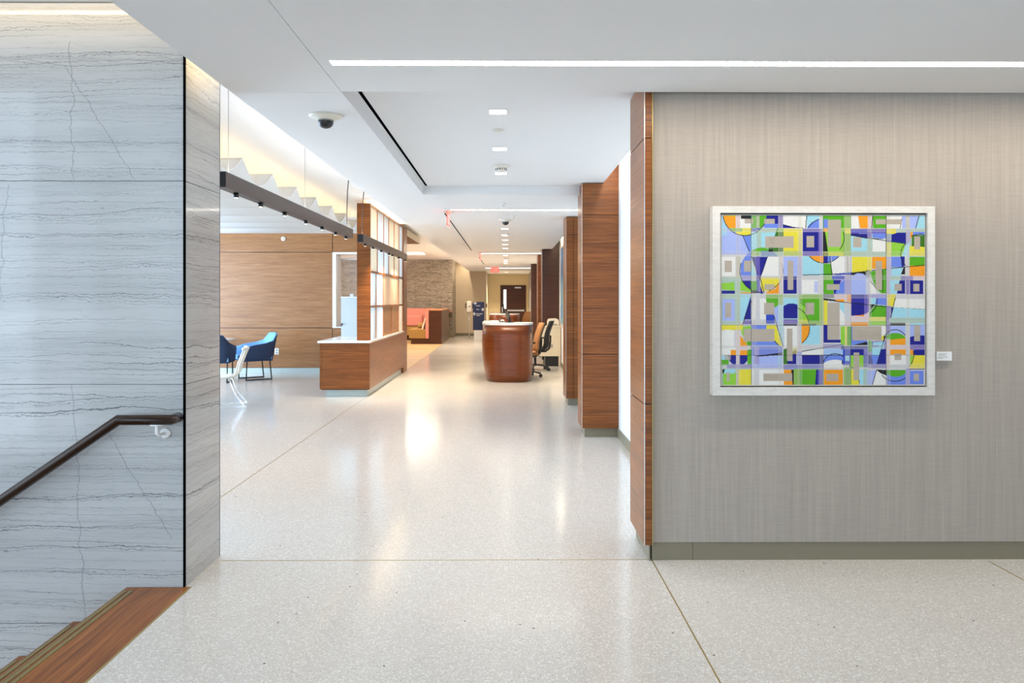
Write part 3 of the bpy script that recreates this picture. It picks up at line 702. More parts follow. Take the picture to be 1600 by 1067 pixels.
bx('post', 'wood', sx0, sx1, sy0, sy0 + .035, .862, 3.0, SN, bev=.002)
bx('post', 'wood', sx0, sx1 + .008, 15.1, 15.62, 0, 3.0, SN, bev=.002)
bx('top_rail', 'wood', sx0, sx1, sy0 + .035, 15.1, 2.965, 3.0, SN)
rails = [(1.92, 1.955), (1.375, 1.405)]
bx('rail', 'wood', -2.20, sx1, sy0 + .035, 15.1, *rails[0], SN)
bx('rail', 'wood', -2.20, sx1, sy0 + .035, 14.5, *rails[1], SN)
yx = lambda p: 2.125 * F / (792 - p)
def panes(z0, z1, cols):
    for (pa, pb, mt) in cols:
        a, b = max(yx(pa), sy0 + .04), min(yx(pb), 15.09)
        if mt: bx('pane', mt, -2.152, -2.142, a + .008, b - .008, z0, z1, SN)
        bx('mullion', 'wood_cap', -2.165, -2.13, b - .009, b + .009, z0, z1, SN)
panes(1.955, 2.965, [(579, 591, 'resin_cream'), (591, 601, 'resin_white'), (601, 608.5, 'resin_white'), (608.5, 617, 'resin_cream'), (617, 624.5, 'resin_cream'), (624.5, 631, 'resin_white')])
panes(1.405, 1.92, [(579, 589, 'resin_white'), (589, 600, 'resin_white'), (600, 624, 'resin_tan'), (624, 631, 'resin_cream')])
panes(.862, 1.375, [(579, 589, 'resin_white'), (589, 600, 'resin_white'), (600, 613, 'wood_pale_lit'), (613, 624, 'wood_pale_lit'), (624, 631, 'resin_cream')])
bx('header', 'laminate', -3.3, -2.12, 15.63, 18.0, 2.86, 3.0, SN)  # wooden header given a pale finish that carries its lit glow as colour
bx('header_underside', 'wood_dark_shade', -3.29, -2.13, 15.64, 17.99, 2.855, 2.86, SN)

# clear dispenser on the counter
t = thing('beverage_dispenser', 'clear acrylic beverage dispenser with white knob on the counter', 'dispenser', (-2.47, 12.0, .862))
dx0, dx1, dy0, dy1 = -2.665, -2.30, 11.85, 12.15
b = MB(); b.box(dx0, dx1, dy0, dy0 + .008, .90, 1.525); b.box(dx0, dx1, dy1 - .008, dy1, .90, 1.525); b.box(dx0, dx0 + .008, dy0 + .008, dy1 - .008, .90, 1.525); b.box(dx1 - .008, dx1, dy0 + .008, dy1 - .008, .90, 1.525)
b.build('tank', 'acrylic', t)
bx('lid', 'white', dx0 - .006, dx1 + .006, dy0 - .006, dy1 + .006, 1.525, 1.548, t, bev=.004)
bx('knob', 'white', -2.55, -2.50, 11.97, 12.03, 1.548, 1.592, t, bev=.006)
bx('divider', 'acrylic', dx0 + .01, dx1 - .01, 11.94, 11.95, .91, 1.50, t)
bx('base', 'white', dx0 - .004, dx1 + .004, dy0 - .004, dy1 + .004, .862, .90, t)
for z, x in ((1.36, -2.60), (1.18, -2.52), (1.02, -2.45)): bx('sleeve', 'acrylic', x, x + .14, dy0 + .02, dy0 + .026, z - .13, z + .1, t)
MB().cyl((dx0 + .02, dy0, 1.105), (dx0 + .02, dy0 - .05, 1.105), .012, .012, 12).cyl((dx0 + .02, dy0 - .045, 1.12), (dx0 + .02, dy0 - .045, 1.07), .009, .007, 10).build('spigot', 'black', t)

# lobby wall fittings
t = thing('wall_outlet', 'white double outlet plate on the lobby panelling behind the blue armchair', 'outlet', at(432.5, 549, 15.11))
b = at(432.5, 549, 15.11); bx('plate', 'white', b.x - .042, b.x + .042, 15.098, 15.11, b.z - .063, b.z + .063, t, bev=.003)
for dz in (-.028, .028): MB().lathe((b.x, 15.098, b.z + dz), [(.018, 0), (.018, -.003), (.001, -.003)], 14, axis='y').build('socket', 'grey', t)
b = at(443, 373, 15.11)
t = thing('wall_strobe', 'small round ivory alarm disc high on the lobby panelling', 'alarm', b)
MB().lathe(b, [(.048, 0), (.048, -.012), (.036, -.022), (.001, -.022)], 24, axis='y').build('disc', 'ivory', t)
MB().lathe((b.x, b.y - .022, b.z), [(.012, 0), (.012, -.004), (.001, -.004)], 12, axis='y').build('lens', 'brass', t)

# ------------------------------------------------------------------ lobby seats (local axes: front = +x)
def armchair(label, loc, rz):
    t = thing('armchair', label, 'armchair', loc, rz, group='blue armchairs in the lobby')
    path = [(.30, -.30), (.12, -.315), (-.10, -.31), (-.22, -.285), (-.275, -.20), (-.29, 0), (-.275, .20), (-.22, .285), (-.10, .31), (.12, .315), (.30, .30)]
    top = [.60, .655, .685, .725, .86, .87, .86, .725, .685, .655, .60]
    out = [.0, .0, -.01, -.035, -.085, -.10, -.085, -.035, -.01, .0, .0]
    rows = []
    for q in (0, .33, .66, 1):
        r = []
        for (x, y), z, o in zip(path, top, out):
            zz = .375 + (z - .375) * q
            sh = (0.05 * (1 - q)) if x > .25 else 0
            r.append((x + o * q - sh * .0, y * (0.92 + .08 * q), zz))
        rows.append(r)
    MB().grid(rows, 'navy', -.035, True, 'sky').build('shell', None, t, world=False)
    MB().box(-.24, .31, -.265, .265, .375, .465, None, .02).build('seat_cushion', 'sky', t, world=False)
    MB().box(-.25, .29, -.27, .27, .352, .378, None, .006).build('seat_base', 'navy', t, world=False)
    for s in (-1, 1):
        y = .24 * s
        MB().tube([(.22, y, .36), (.235, y, .01), (-.235, y, .01), (-.20, y, .36)], .011, 10).build('sled_leg', 'black', t, world=False)
    return t
armchair('blue armchair with light blue inside, right of the cafe table', (-4.76, 13.95, 0), PI + .62)
armchair('navy armchair back half hidden by the stone wall edge', (-5.30, 13.45, 0), PI / 2 + .15)
t = thing('cafe_table', 'round white-topped cafe table between the blue armchairs', 'table', (-5.88, 14.45, 0))
MB().lathe((0, 0, .705), [(.001, 0), (.53, 0), (.55, .008), (.55, .022), (.54, .028), (.001, .028)], 48).build('tabletop', 'white_gloss', t, world=False)
MB().lathe((0, 0, .012), [(.032, 0), (.032, .69), (.001, .692)], 20).build('pedestal', 'white', t, world=False)
MB().lathe((0, 0, 0), [(.30, 0), (.30, .008), (.05, .016), (.001, .016)], 36).build('base', 'white', t, world=False)
t = thing('cafe_chair', 'white slatted shell chair on chrome sled legs near the stone wall', 'chair', (-4.04, 10.32, 0), PI + .28)
for k in range(7):
    y = -.2 + k * .0667; bow = .05 * (1 - (y / .22) ** 2)
    pts = [(-.20 - bow * .3, y * .8, .40), (-.245 - bow, y * .92, .50), (-.275 - bow, y, .62), (-.315 - bow, y * 1.02, .73), (-.345 - bow, y * 1.02, .80)]
    MB().tube(pts, .014, 8).build('back_slat', 'ivory', t, world=False)
MB().tube([(-.345 - .05 * (1 - (y / .235) ** 2), y, .815) for y in [-.235 + .047 * i for i in range(11)]], .022, 10).build('top_roll', 'ivory', t, world=False)
P = [[(.24 - .46 * i / 6, -.22 + .44 * j / 6, .415 + .03 * ((j / 3 - 1) ** 2) - .012 * math.sin(PI * i / 6)) for j in range(7)] for i in range(7)]
MB().grid(P, 'ivory', .014).build('seat', None, t, world=False)
for s in (-1, 1):
    y = .2 * s
    MB().tube([(-.16, y * .8, .41), (-.24, y, .20), (-.38, y * 1.1, .012), (.20, y * 1.1, .012), (.15, y * .8, .41)], .008, 10).build('sled_leg', 'chrome', t, world=False)
MB().tube([(-.33, -.214, .012), (-.33, .214, .012)], .007, 8).build('cross_bar', 'chrome', t, world=False)

# ------------------------------------------------------------------ barrel reception desks
def desk(label, cx, cy, hw, hd, h):
    t = thing('reception_desk', label, 'reception desk', (cx, cy, 0), group='barrel-fronted reception desks')
    N = 60
    def ring(z, kx, kl):
        r = []
        for j in range(N + 1):                                     # bowed front, left to right
            a = PI + PI * j / N; c, s_ = math.cos(a), math.sin(a)
            e = 2 / 3.2 if c < 0 else 2 / 5.5
            x = math.copysign(abs(c) ** e, c); y = -abs(s_) ** (2 / 2.2)
            r.append((cx + hw * x * (kl if x < 0 else kx), cy - hd * .28 + hd * .72 * y * (.97 + .03 * kl), z))
        r += [(cx + hw * kx, cy - hd * .25, z), (cx - .12, cy - hd * .25, z), (cx - .12, cy + hd * .85, z), (cx - hw * .75 * kl, cy + hd, z), (cx - hw * kl, cy + hd * .8, z)]
        return r
    prof = [(0.0, .962, .84), (.12, .972, .885), (.3, .985, .945), (.5, .995, .985), (.68, 1, 1), (.85, 1, .99), (h - .042, .995, .965)]
    MB().rings([ring(*p) for p in prof], 'wood_desk').build('barrel_body', None, t)
    MB().rings([ring(h - .042, 1.0, .985), ring(h - .038, 1.012, .995), ring(h - .006, 1.012, .995), ring(h, 1.0, .985)], 'white_gloss', smooth=False).build('worktop', None, t)
    return t
desk('barrel-shaped cherry reception desk with white top, nearer', .010, 14.13, .478, .82, 1.075)
desk('second barrel reception desk, farther down the corridor', -.09, 26.0, .535, .9, 1.02)
def monitor(x, y, z, h, label, rz):
    t = thing('monitor', label, 'monitor', (x, y, z), rz, group='black monitors on the desks')
    MB().prism([(-.012, .06), (.012, .06), (-.02, h), (-.04, h)], 'y', -.13, .13).build('screen', 'black', t, world=False)
    MB().prism([(.0, .0), (.05, .0), (.015, h * .7), (-.01, h * .7)], 'y', -.03, .03).build('stand', 'black', t, world=False)
    MB().box(-.07, .08, -.09, .09, 0, .012, None, .004).build('foot', 'black', t, world=False)
monitor(.03, 13.72, 1.075, .21, 'black monitor edge-on on the nearer barrel desk', .22)
monitor(-.12, 25.6, 1.02, .46, 'black monitor edge-on on the farther barrel desk', 0)
t = thing('desk_phone', 'small black desk phone beside the nearer monitor', 'phone', (-.10, 13.85, 1.075))
MB().prism([(-.05, 0), (.05, 0), (.05, .05), (-.05, .015)], 'x', -.05, .05).build('base', 'black', t, world=False)
MB().tube([(-.035, .04, .05), (-.035, .0, .062), (-.035, -.05, .03)], .012, 8).build('handset', 'black', t, world=False)
t = thing('paper_stack', 'low stack of white papers on the nearer barrel desk', 'papers', (-.26, 14.0, 1.075))
for k in range(3): MB().box(-.07 + .006 * k, .07 + .006 * k, -.1, .1, .009 * k, .009 * (k + 1)).build('sheet_pad', 'paper', t, world=False)

def task_chair(label, loc, rz, pad='tan'):
    t = thing('task_chair', label, 'office chair', loc, rz, group='task chairs behind the desks')
    for k in range(5):
        a = 2 * PI * k / 5 + .3; c, s_ = math.cos(a), math.sin(a)
        l = MB().tube([(.03 * c, .03 * s_, .115), (.18 * c, .18 * s_, .105), (.315 * c, .315 * s_, .075)], .016, 8).build('base_arm', 'black', t, world=False)
        w = MB(); n = Vector((-s_, c, 0)); p = Vector((.315 * c, .315 * s_, .032))
        w.cyl(p - n * .026, p - n * .006, .032, .032, 14); w.cyl(p + n * .006, p + n * .026, .032, .032, 14); w.cyl(p, p + Vector((0, 0, .045)), .008, .008, 8)
        w.build('caster', 'black', t, world=False)
    MB().cyl((0, 0, .09), (0, 0, .27), .028, .028, 14).cyl((0, 0, .26), (0, 0, .40), .016, .016, 12).build('gas_column', 'black', t, world=False)
    MB().box(-.10, .12, -.09, .09, .385, .425, None, .008).build('mechanism', 'black', t, world=False)
    MB().box(-.23, .25, -.24, .24, .425, .495, None, .028).build('seat', pad, t, world=False)
    prof = [(-.235, .48), (-.262, .58), (-.262, .68), (-.285, .80), (-.325, .92), (-.375, 1.05)]
    def sheet(off, th, mt, w0, w1, i0=0):
        P = []
        for i, (x, z) in enumerate(prof[i0:]):
            q = i / (len(prof) - i0 - 1); w = w0 + (w1 - w0) * q * q
            P.append([(x + off - .035 * (1 - (2 * j / 6 - 1) ** 2) + .02, w * (2 * j / 6 - 1), z) for j in range(7)])
        return MB().grid(P, mt, th)
    sheet(.035, .036, pad, .225, .195, 0).build('back_pad', None, t, world=False)
    sheet(-.005, .016, 'black_soft', .235, .205).build('back_shell', None, t, world=False)
    MB().tube([(-.08, 0, .40), (-.22, 0, .40), (-.30, 0, .46), (-.325, 0, .60), (-.33, 0, .74)], .020, 10).build('spine', 'black', t, world=False)
    for s in (-1, 1):
        y = .265 * s
        MB().tube([(-.02, y * .8, .41), (-.03, y, .43), (-.05, y, .66)], .015, 8).build('arm_post', 'black', t, world=False)
        MB().box(-.16, .12, y - .04, y + .04, .66, .69, None, .01).build('arm_pad', 'black_soft', t, world=False)
task_chair('tan-backed task chair tucked at the right of the nearer barrel desk', (.345, 14.27, 0), PI + .14)
task_chair('black-backed task chair behind the tan one, before the credenza', (.60, 15.65, 0), PI - .16, 'black_soft')
task_chair('distant tan task chair at the farther barrel desk', (.50, 26.2, 0), PI + .45)
task_chair('distant tan task chair tucked behind its twin at the far desk', (.46, 27.45, 0), PI + .4)

def credenza(label, x0, x1, y0, y1, h):
    t = thing('credenza', label, 'cabinet', ((x0 + x1) / 2, (y0 + y1) / 2, 0), group='cream credenzas on the right')
    bx('top', 'laminate', x0 - .01, x1 + .01, y0 - .01, y1, h - .03, h, t, bev=.003)
    bx('body', 'laminate', x0, x1 - .045, y0, y1, .23, h - .03, t)
    bx('side_leg', 'laminate', x1 - .043, x1, y0, y1, 0, h - .03, t)
    bx('kick', 'black', x0 + .12, x1 - .045, y0 + .05, y1, 0, .228, t)
    bx('grommet', 'grey', x0 + .17, x0 + .29, y0 - .004, y0, .42, .50, t)
credenza('cream credenza under the beige printer, against the dark column', .74, 1.205, 16.5, 17.09, .90)
credenza('farther cream credenza beside the distant tan chairs', .91, 1.19, 27.0, 27.6, .98)
t = thing('printer', 'rounded beige desktop printer on the nearer cream credenza', 'printer', (1.05, 16.8, .90))
MB().prism([(-.125, 0), (.125, 0), (.125, .10), (.11, .15), (.07, .17), (-.08, .165), (-.115, .14), (-.125, .10)], 'y', -.16, .14).build('body', 'ivory', t, world=False)
MB().box(-.09, .09, -.19, -.16, .03, .05).build('tray', 'grey', t, world=False)
t = thing('stapler', 'small red stapler on the nearer credenza', 'stapler', (.82, 16.65, .90))
MB().prism([(-.05, 0), (.05, 0), (.05, .02), (-.045, .045)], 'y', -.02, .02).build('arm', 'red', t, world=False); MB().box(-.055, .06, -.022, .022, 0, .006).build('base', 'black', t, world=False)
t = thing('desktop_box', 'white box standing on the farther cream credenza', 'box', (1.02, 27.2, .98))
MB().box(-.12, .12, -.1, .1, 0, .16, None, .008).build('body', 'white', t, world=False); MB().box(-.122, .122, -.102, .102, .16, .175).build('lid', 'white', t, world=False)
# long blue art panel on the corridor wall
t = thing('wall_art', 'long blue abstract panel on the wall past the narrow column', 'painting', (1.2, 14.0, 1.9))
bx('canvas', 'blueart', 1.196, 1.216, 11.6, 16.3, .97, 2.62, t); bx('frame', 'alu', 1.19, 1.216, 11.55, 11.6, .92, 2.66, t); bx('frame', 'alu', 1.19, 1.216, 16.3, 16.35, .92, 2.66, t)
bx('frame', 'alu', 1.19, 1.216, 11.6, 16.3, .92, .97, t); bx('frame', 'alu', 1.19, 1.216, 11.6, 16.3, 2.62, 2.66, t)

# ------------------------------------------------------------------ lounge furniture
t = thing('banquette', 'salmon-backed corner banquette with olive seat and dark end panel', 'bench', (-2.8, 26.2, 0))
bx('plinth', 'wood_dark_shade', -3.23, -2.22, 24.82, 28.0, 0, .19, t); bx('plinth', 'wood_dark_shade', -6.0, -3.23, 27.4, 28.0, 0, .19, t)
bx('seat', 'olive', -3.3, -2.74, 24.8, 27.3, .19, .50, t, bev=.02); bx('seat', 'olive', -6.0, -3.32, 27.0, 27.9, .19, .50, t, bev=.02)
bx('back_cushion', 'pink', -2.74, -2.63, 24.79, 28.0, .19, 1.13, t, bev=.015)
for k in range(3): bx('back_cushion', 'pink', -6.0 + k * 1.09, -4.92 + k * 1.09, 27.86, 28.05, .50, 1.17, t, bev=.02)
bx('end_panel', 'wood_dark_shade', -2.62, -2.20, 24.8, 28.0, 0, 1.13, t); bx('top_cap', 'wood_cap', -2.76, -2.19, 24.79, 28.0, 1.13, 1.16, t)
bx('ledge', 'wood_cap', -2.62, -2.10, 28.0, 28.6, 1.02, 1.06, t)
t = thing('throw_pillow', 'broad salmon pillow leaning on the banquette back', 'pillow', (-3.55, 27.5, .5))
MB().box(-3.95, -3.17, 27.62, 27.84, .51, .92, None, .06).build('cover', 'pink', t)
t = thing('throw_pillow', 'pale narrow pillow propped against the banquette end', 'pillow', (-2.82, 25.3, .5))
b = MB().prism([(-2.90, .51), (-2.84, .50), (-2.755, .86), (-2.79, .88)], 'y', 25.0, 25.5); b.build('cover', 'laminate', t)
t = thing('bolster', 'small brown bolster lying on the olive banquette seat', 'pillow', (-3.0, 25.5, .5))
MB().cyl((-3.10, 25.7, .60), (-2.86, 25.7, .60), .095, .095, 18).build('cover', 'olive', t)
t = thing('lounge_sofa', 'deep navy lounge sofa glimpsed through the lobby window', 'sofa', (-4.8, 20.5, 0))
bx('back', 'navy_deep', -6.0, -4.3, 19.9, 20.1, .35, 1.13, t, bev=.03); bx('seat', 'navy_deep', -6.0, -4.3, 20.1, 20.8, .2, .46, t, bev=.03)
for x in (-6.05, -4.32): bx('arm', 'navy_deep', x - .06, x + .06, 19.9, 20.8, .2, .66, t, bev=.03)
for x in (-5.95, -4.35):
    for y in (19.98, 20.72): bx('leg', 'black', x - .02, x + .02, y - .02, y + .02, 0, .2, t)
t = thing('lounge_bench', 'salmon banquette back glimpsed above the navy sofa', 'bench', (-6.75, 27.6, 0))
bx('back_cushion', 'pink', -7.4, -6.1, 27.86, 28.05, .5, 1.17, t, bev=.02); bx('seat', 'olive', -7.4, -6.1, 27.2, 27.86, .19, .5, t, bev=.02); bx('plinth', 'wood_dark_shade', -7.4, -6.1, 27.3, 28.0, 0, .19, t)

# ------------------------------------------------------------------ far wall: sanitiser stand, sign
t = thing('sanitizer_stand', 'ivory hand sanitizer dispenser on a slim floor stand by the far wall', 'sanitizer stand', (-1.45, 28.4, 0))
MB().lathe((-1.45, 28.4, 0), [(.16, 0), (.16, .012), (.03, .02), (.001, .02)], 28).build('base', 'grey', t)
MB().cyl((-1.45, 28.4, .015), (-1.45, 28.4, 1.05), .018, .018, 12).build('pole', 'alu', t)
MB().box(-1.54, -1.36, 28.34, 28.44, 1.02, 1.44, None, .03).build('dispenser', 'ivory', t)
MB().lathe((-1.45, 28.335, 1.24), [(.035, .004), (.035, -.002), (.001, -.002)], 16, axis='y').build('window', 'grey', t)
for x in (-1.585, -1.315): bx('side_bracket', 'bronze', x - .025, x + .025, 28.38, 28.44, 1.16, 1.36, t)
bx('drip_tray', 'grey', -1.53, -1.37, 28.22, 28.36, .98, 1.0, t)
t = thing('directory_sign', 'navy wayfinding sign with white arrows on a white plinth', 'sign', (-1.03, 27.4, 0))
yS = 27.4
bx('board', 'sign_blue', -1.262, -.842, yS, yS + .06, .36, 1.41, t)
bx('plinth', 'white', -1.22, -.90, yS - .08, yS + .16, 0, .36, t)
l = MB()
def chevron(cx, cz, s, ang, w=.016):
    for q in (1, -1):
        pts = [(0, 0), (-s * .6, q * s * .6)]
        d = Vector((pts[1][0], pts[1][1])); n = Vector((-d.y, d.x)).normalized() * w
        c, s_ = math.cos(ang), math.sin(ang)
        P = [Vector((0, 0)) - n, d - n, d + n, Vector((0, 0)) + n]
        l.prism([(cx + p.x * c - p.y * s_, cz + p.x * s_ + p.y * c) for p in P], 'y', yS - .003, yS - .0005)
    a = [Vector((-s * 1.1, -w * .8)), Vector((0, -w * .8)), Vector((0, w * .8)), Vector((-s * 1.1, w * .8))]
    l.prism([(cx + p.x * math.cos(ang) - p.y * math.sin(ang), cz + p.x * math.sin(ang) + p.y * math.cos(ang)) for p in a], 'y', yS - .003, yS - .0005)
chevron(-1.18, 1.40, .09, PI / 2); chevron(-.862, 1.13, .09, 0); chevron(-1.25, .97, .09, PI)
for (x0, x1, z) in ((-1.14, -1.0, 1.27), (-1.14, -1.03, 1.13), (-1.14, -.90, .97), (-1.14, -.99, .91)):
    x = x0
    while x < x1:
        w = random.uniform(.012, .026); l.box(x, min(x + w, x1), yS - .003, yS - .0005, z - .014, z + .014); x += w + .008
l.build('lettering', 'sign_white', t)
t = thing('wall_switch', 'small dark wall plate at the far corridor corner', 'switch', (-.84, 30.45, 1.27))
MB().box(-.87, -.82, 30.44, 30.478, 1.17, 1.33, None, .006).build('plate', 'bronze', t); MB().box(-.855, -.835, 30.43, 30.44, 1.23, 1.27).build('toggle', 'black', t)
# ------------------------------------------------------------------ framed abstract painting
YP = 4.165
tl, br_ = at(1113.5, 322, YP), at(1461, 616.5, YP)
fx0, fx1, fz0, fz1 = tl.x, br_.x, br_.z - .004, tl.z
c0, c1_ = at(1125.5, 332.5, YP), at(1449.8, 605, YP)
ix0, ix1, iz0, iz1 = c0.x, c1_.x, c1_.z, c0.z
t = thing('framed_painting', 'white-framed abstract painting of coloured blocks on the woven wall', 'painting', ((fx0 + fx1) / 2, 4.2, fz0))
M['frame_white'] = wood('whitewashed_oak', (.58, .55, .51, 1), (.66, .63, .59, 1), (.72, .69, .65, 1), rough=.55, grain=(12, 12, 40), coat=0)
yb = 4.224
MB().prism([(fx0, fz0), (ix0, iz0), (ix0, iz1), (fx0, fz1)], 'y', YP, yb).build('frame_rail', 'frame_white', t)
MB().prism([(fx1, fz0), (fx1, fz1), (ix1, iz1), (ix1, iz0)], 'y', YP, yb).build('frame_rail', 'frame_white', t)
MB().prism([(fx0, fz1), (ix0, iz1), (ix1, iz1), (fx1, fz1)], 'y', YP, yb).build('frame_rail', 'frame_white', t)
MB().prism([(fx0, fz0), (fx1, fz0), (ix1, iz0), (ix0, iz0)], 'y', YP, yb).build('frame_rail', 'frame_white', t)
bx('backing', 'void', ix0 - .002, ix1 + .002, YP + .022, 4.222, iz0 - .002, iz1 + .002, t)
g = .0065
px0, px1, pz0, pz1 = ix0 + g, ix1 - g, iz0 + g, iz1 - g
bx('stretcher', 'white', px0, px1, YP + .013, YP + .0215, pz0, pz1, t)
# the print: colour patches in picture units (88..1166 across, 78..982 down), rasterised and merged into flat quads
UX0, UX1, UY0, UY1 = 88, 1166, 78, 982
NX, NY = 540, 452
gx = UX0 + (np.arange(NX) + .5) * (UX1 - UX0) / NX; gy = UY0 + (np.arange(NY) + .5) * (UY1 - UY0) / NY
GX, GY = np.meshgrid(gx, gy)
C = {k: np.array(srgb(*v)[:3]) * .8 for k, v in dict(W=(240, 238, 232), O=(255, 160, 8), G=(88, 176, 22), L=(150, 212, 60), Y=(238, 222, 50), N=(14, 8, 140), B=(112, 138, 232), P=(172, 186, 244),
     C=(164, 220, 236), K=(14, 14, 14), T=(190, 176, 160), V=(112, 98, 186), D=(52, 116, 24), R=(44, 72, 196), E=(214, 212, 214), M=(168, 160, 214), I=(228, 206, 208), A=(176, 200, 186), S=(150, 190, 90), U=(204, 196, 180)).items()}
IMG = np.empty((NY, NX, 3)); IMG[:] = C['E']
def put(mask, c, a=1.0): IMG[mask] = IMG[mask] * (1 - a) + C[c] * a
TAUPE = []
def r(x0, y0, x1, y1, c, a=1.0):
    if c == 'T': TAUPE.append((x0, y0, x1, y1, c, a))
    put((GX >= x0) & (GX < x1) & (GY >= y0) & (GY < y1), c, a)
def inpoly(P):
    m = np.zeros(GX.shape, bool); n = len(P)
    for i in range(n):
        (xa, ya), (xb, yb_) = P[i], P[(i + 1) % n]
        if ya == yb_: continue
        m ^= ((GY < ya) != (GY < yb_)) & (GX < (xb - xa) * (GY - ya) / (yb_ - ya) + xa)
    return m
def p(c, *P, a=1.0): put(inpoly(P), c, a)
def disc(cx, cy, rx, ry=None): return ((GX - cx) / rx) ** 2 + ((GY - cy) / (ry or rx)) ** 2 < 1
def box(x0, y0, x1, y1): return (GX >= x0) & (GX < x1) & (GY >= y0) & (GY < y1)
def ln(c, w, *P):
    for (xa, ya), (xb, yb_) in zip(P, P[1:]):
        dx, dy = xb - xa, yb_ - ya; q = np.clip(((GX - xa) * dx + (GY - ya) * dy) / (dx * dx + dy * dy), 0, 1)
        put((GX - xa - q * dx) ** 2 + (GY - ya - q * dy) ** 2 < w * w / 4, c)
def arc(c, w, cx, cy, rr, a0, a1):
    P = [(cx + rr * math.cos(math.radians(a0 + (a1 - a0) * i / 24)), cy + rr * math.sin(math.radians(a0 + (a1 - a0) * i / 24))) for i in range(25)]
    ln(c, w, *P)
# row A and B, left
r(92, 85, 250, 290, 'P'); r(92, 85, 120, 190, 'C', .7)
d1 = disc(215, 75, 115, 113)
put(d1 & box(88, 85, 165, 150), 'O'); put(d1 & box(88, 78, 165, 100) & (GY < 84 + (GX - 100) * .1), 'Y')
put(d1 & box(165, 150, 250, 192), 'Y'); put(d1 & box(120, 150, 200, 170), 'S'); put(d1 & box(250, 85, 332, 150), 'G'); put(d1 & box(250, 150, 330, 172), 'R')
r(165, 85, 190, 150, 'I'); r(190, 85, 248, 150, 'W'); r(194, 85, 248, 102, 'K'); r(213, 103, 258, 127, 'T'); r(275, 85, 292, 150, 'U', .75)
p('B', (205, 190), (245, 190), (245, 275), (240, 275)); ln('K', 4, (203, 188), (238, 276)); r(245, 170, 300, 275, 'C'); r(275, 160, 300, 290, 'A')
r(300, 152, 420, 275, 'A'); r(300, 175, 385, 250, 'C'); p('D', (385, 150), (418, 150), (418, 195), (370, 195)); p('S', (392, 150), (418, 150), (418, 172), (382, 172))
r(328, 85, 390, 150, 'N'); r(316, 103, 372, 128, 'T'); r(314, 128, 390, 150, 'B'); r(390, 85, 415, 150, 'V', .8)
r(415, 85, 542, 150, 'W'); p('N', (415, 132), (490, 150), (415, 150)); ln('K', 3, (415, 132), (470, 146), (520, 150))
r(542, 85, 605, 150, 'C'); put(disc(632, 170, 94, 68) & box(535, 85, 606, 152), 'B'); arc('K', 4, 632, 195, 95, 208, 285); r(605, 85, 628, 300, 'E')
ln('K', 4, (540, 85), (535, 148))
r(418, 155, 518, 295, 'Y'); r(418, 270, 518, 298, 'S', .6); r(500, 172, 518, 285, 'U', .5)
d2 = disc(303, 375, 112, 118)
put(disc(303, 330, 85, 76) & box(245, 255, 420, 275), 'G'); r(250, 270, 350, 298, 'S', .8); r(290, 278, 415, 300, 'A'); put(d2 & box(300, 270, 395, 300), 'R', .5)
r(340, 250, 415, 276, 'D'); r(340, 262, 362, 276, 'K')
r(322, 195, 472, 254, 'T'); p('K', (338, 196), (372, 200), (370, 236), (345, 228), a=.35)
r(520, 155, 624, 298, 'V'); r(520, 172, 602, 272, 'N'); r(540, 193, 580, 253, 'T')
arc('K', 4, 215, 75, 115, 12, 172)
# rows C and D, left
r(92, 303, 168, 405, 'W'); r(108, 322, 145, 382, 'T'); r(165, 300, 192, 500, 'U')
r(92, 410, 245, 500, 'A'); p('L', (92, 440), (160, 436), (160, 482), (92, 472)); r(92, 480, 162, 497, 'N'); p('L', (190, 430), (248, 430), (248, 488), (190, 480)); ln('O', 5, (190, 490), (246, 492))
put(d2 & box(190, 280, 246, 405), 'B'); put(d2 & box(190, 400, 246, 428), 'M'); put(d2 & box(190, 428, 246, 490), 'N'); r(210, 322, 250, 380, 'T')
put(d2 & box(246, 300, 420, 405), 'E'); p('N', (248, 303), (334, 303), (292, 425)); p('C', (248, 330), (278, 404), (248, 404)); r(273, 300, 294, 495, 'V', .85); r(248, 430, 278, 482, 'G'); r(248, 478, 275, 495, 'K')
p('W', (336, 303), (392, 303), (392, 402), (298, 402)); put(d2 & box(298, 412, 415, 482), 'Y'); p('O', (395, 440), (395, 497), (322, 497), (330, 488), (375, 470)); r(318, 447, 372, 476, 'T'); p('N', (296, 450), (312, 497), (296, 497))
arc('K', 4, 303, 375, 112, -20, 70); arc('K', 4, 303, 375, 115, 95, 200); ln('K', 4, (295, 410), (315, 490)); ln('K', 3, (250, 300), (292, 425)); ln('K', 3, (334, 302), (292, 425))
r(395, 300, 415, 498, 'I', .6)
r(418, 303, 492, 408, 'P'); r(418, 405, 488, 496, 'N'); r(440, 322, 470, 477, 'T'); r(492, 300, 516, 500, 'M', .6)
r(518, 300, 628, 400, 'C'); d3 = disc(632, 235, 98, 100); put(d3 & box(530, 298, 630, 340), 'O'); put(d3 & box(628, 298, 672, 340), 'N'); put(d3 & box(650, 298, 735, 340), 'B')
r(512, 402, 625, 500, 'E'); r(515, 425, 600, 497, 'W'); r(580, 430, 600, 490, 'P', .7)
r(628, 338, 672, 400, 'G'); p('W', (666, 303), (738, 303), (738, 388), (672, 392)); put(d3 & box(668, 300, 735, 322), 'B'); arc('K', 4, 632, 235, 100, 30, 140); ln('K', 4, (662, 300), (674, 398)); ln('K', 4, (520, 398), (700, 392), (880, 374), (960, 366))
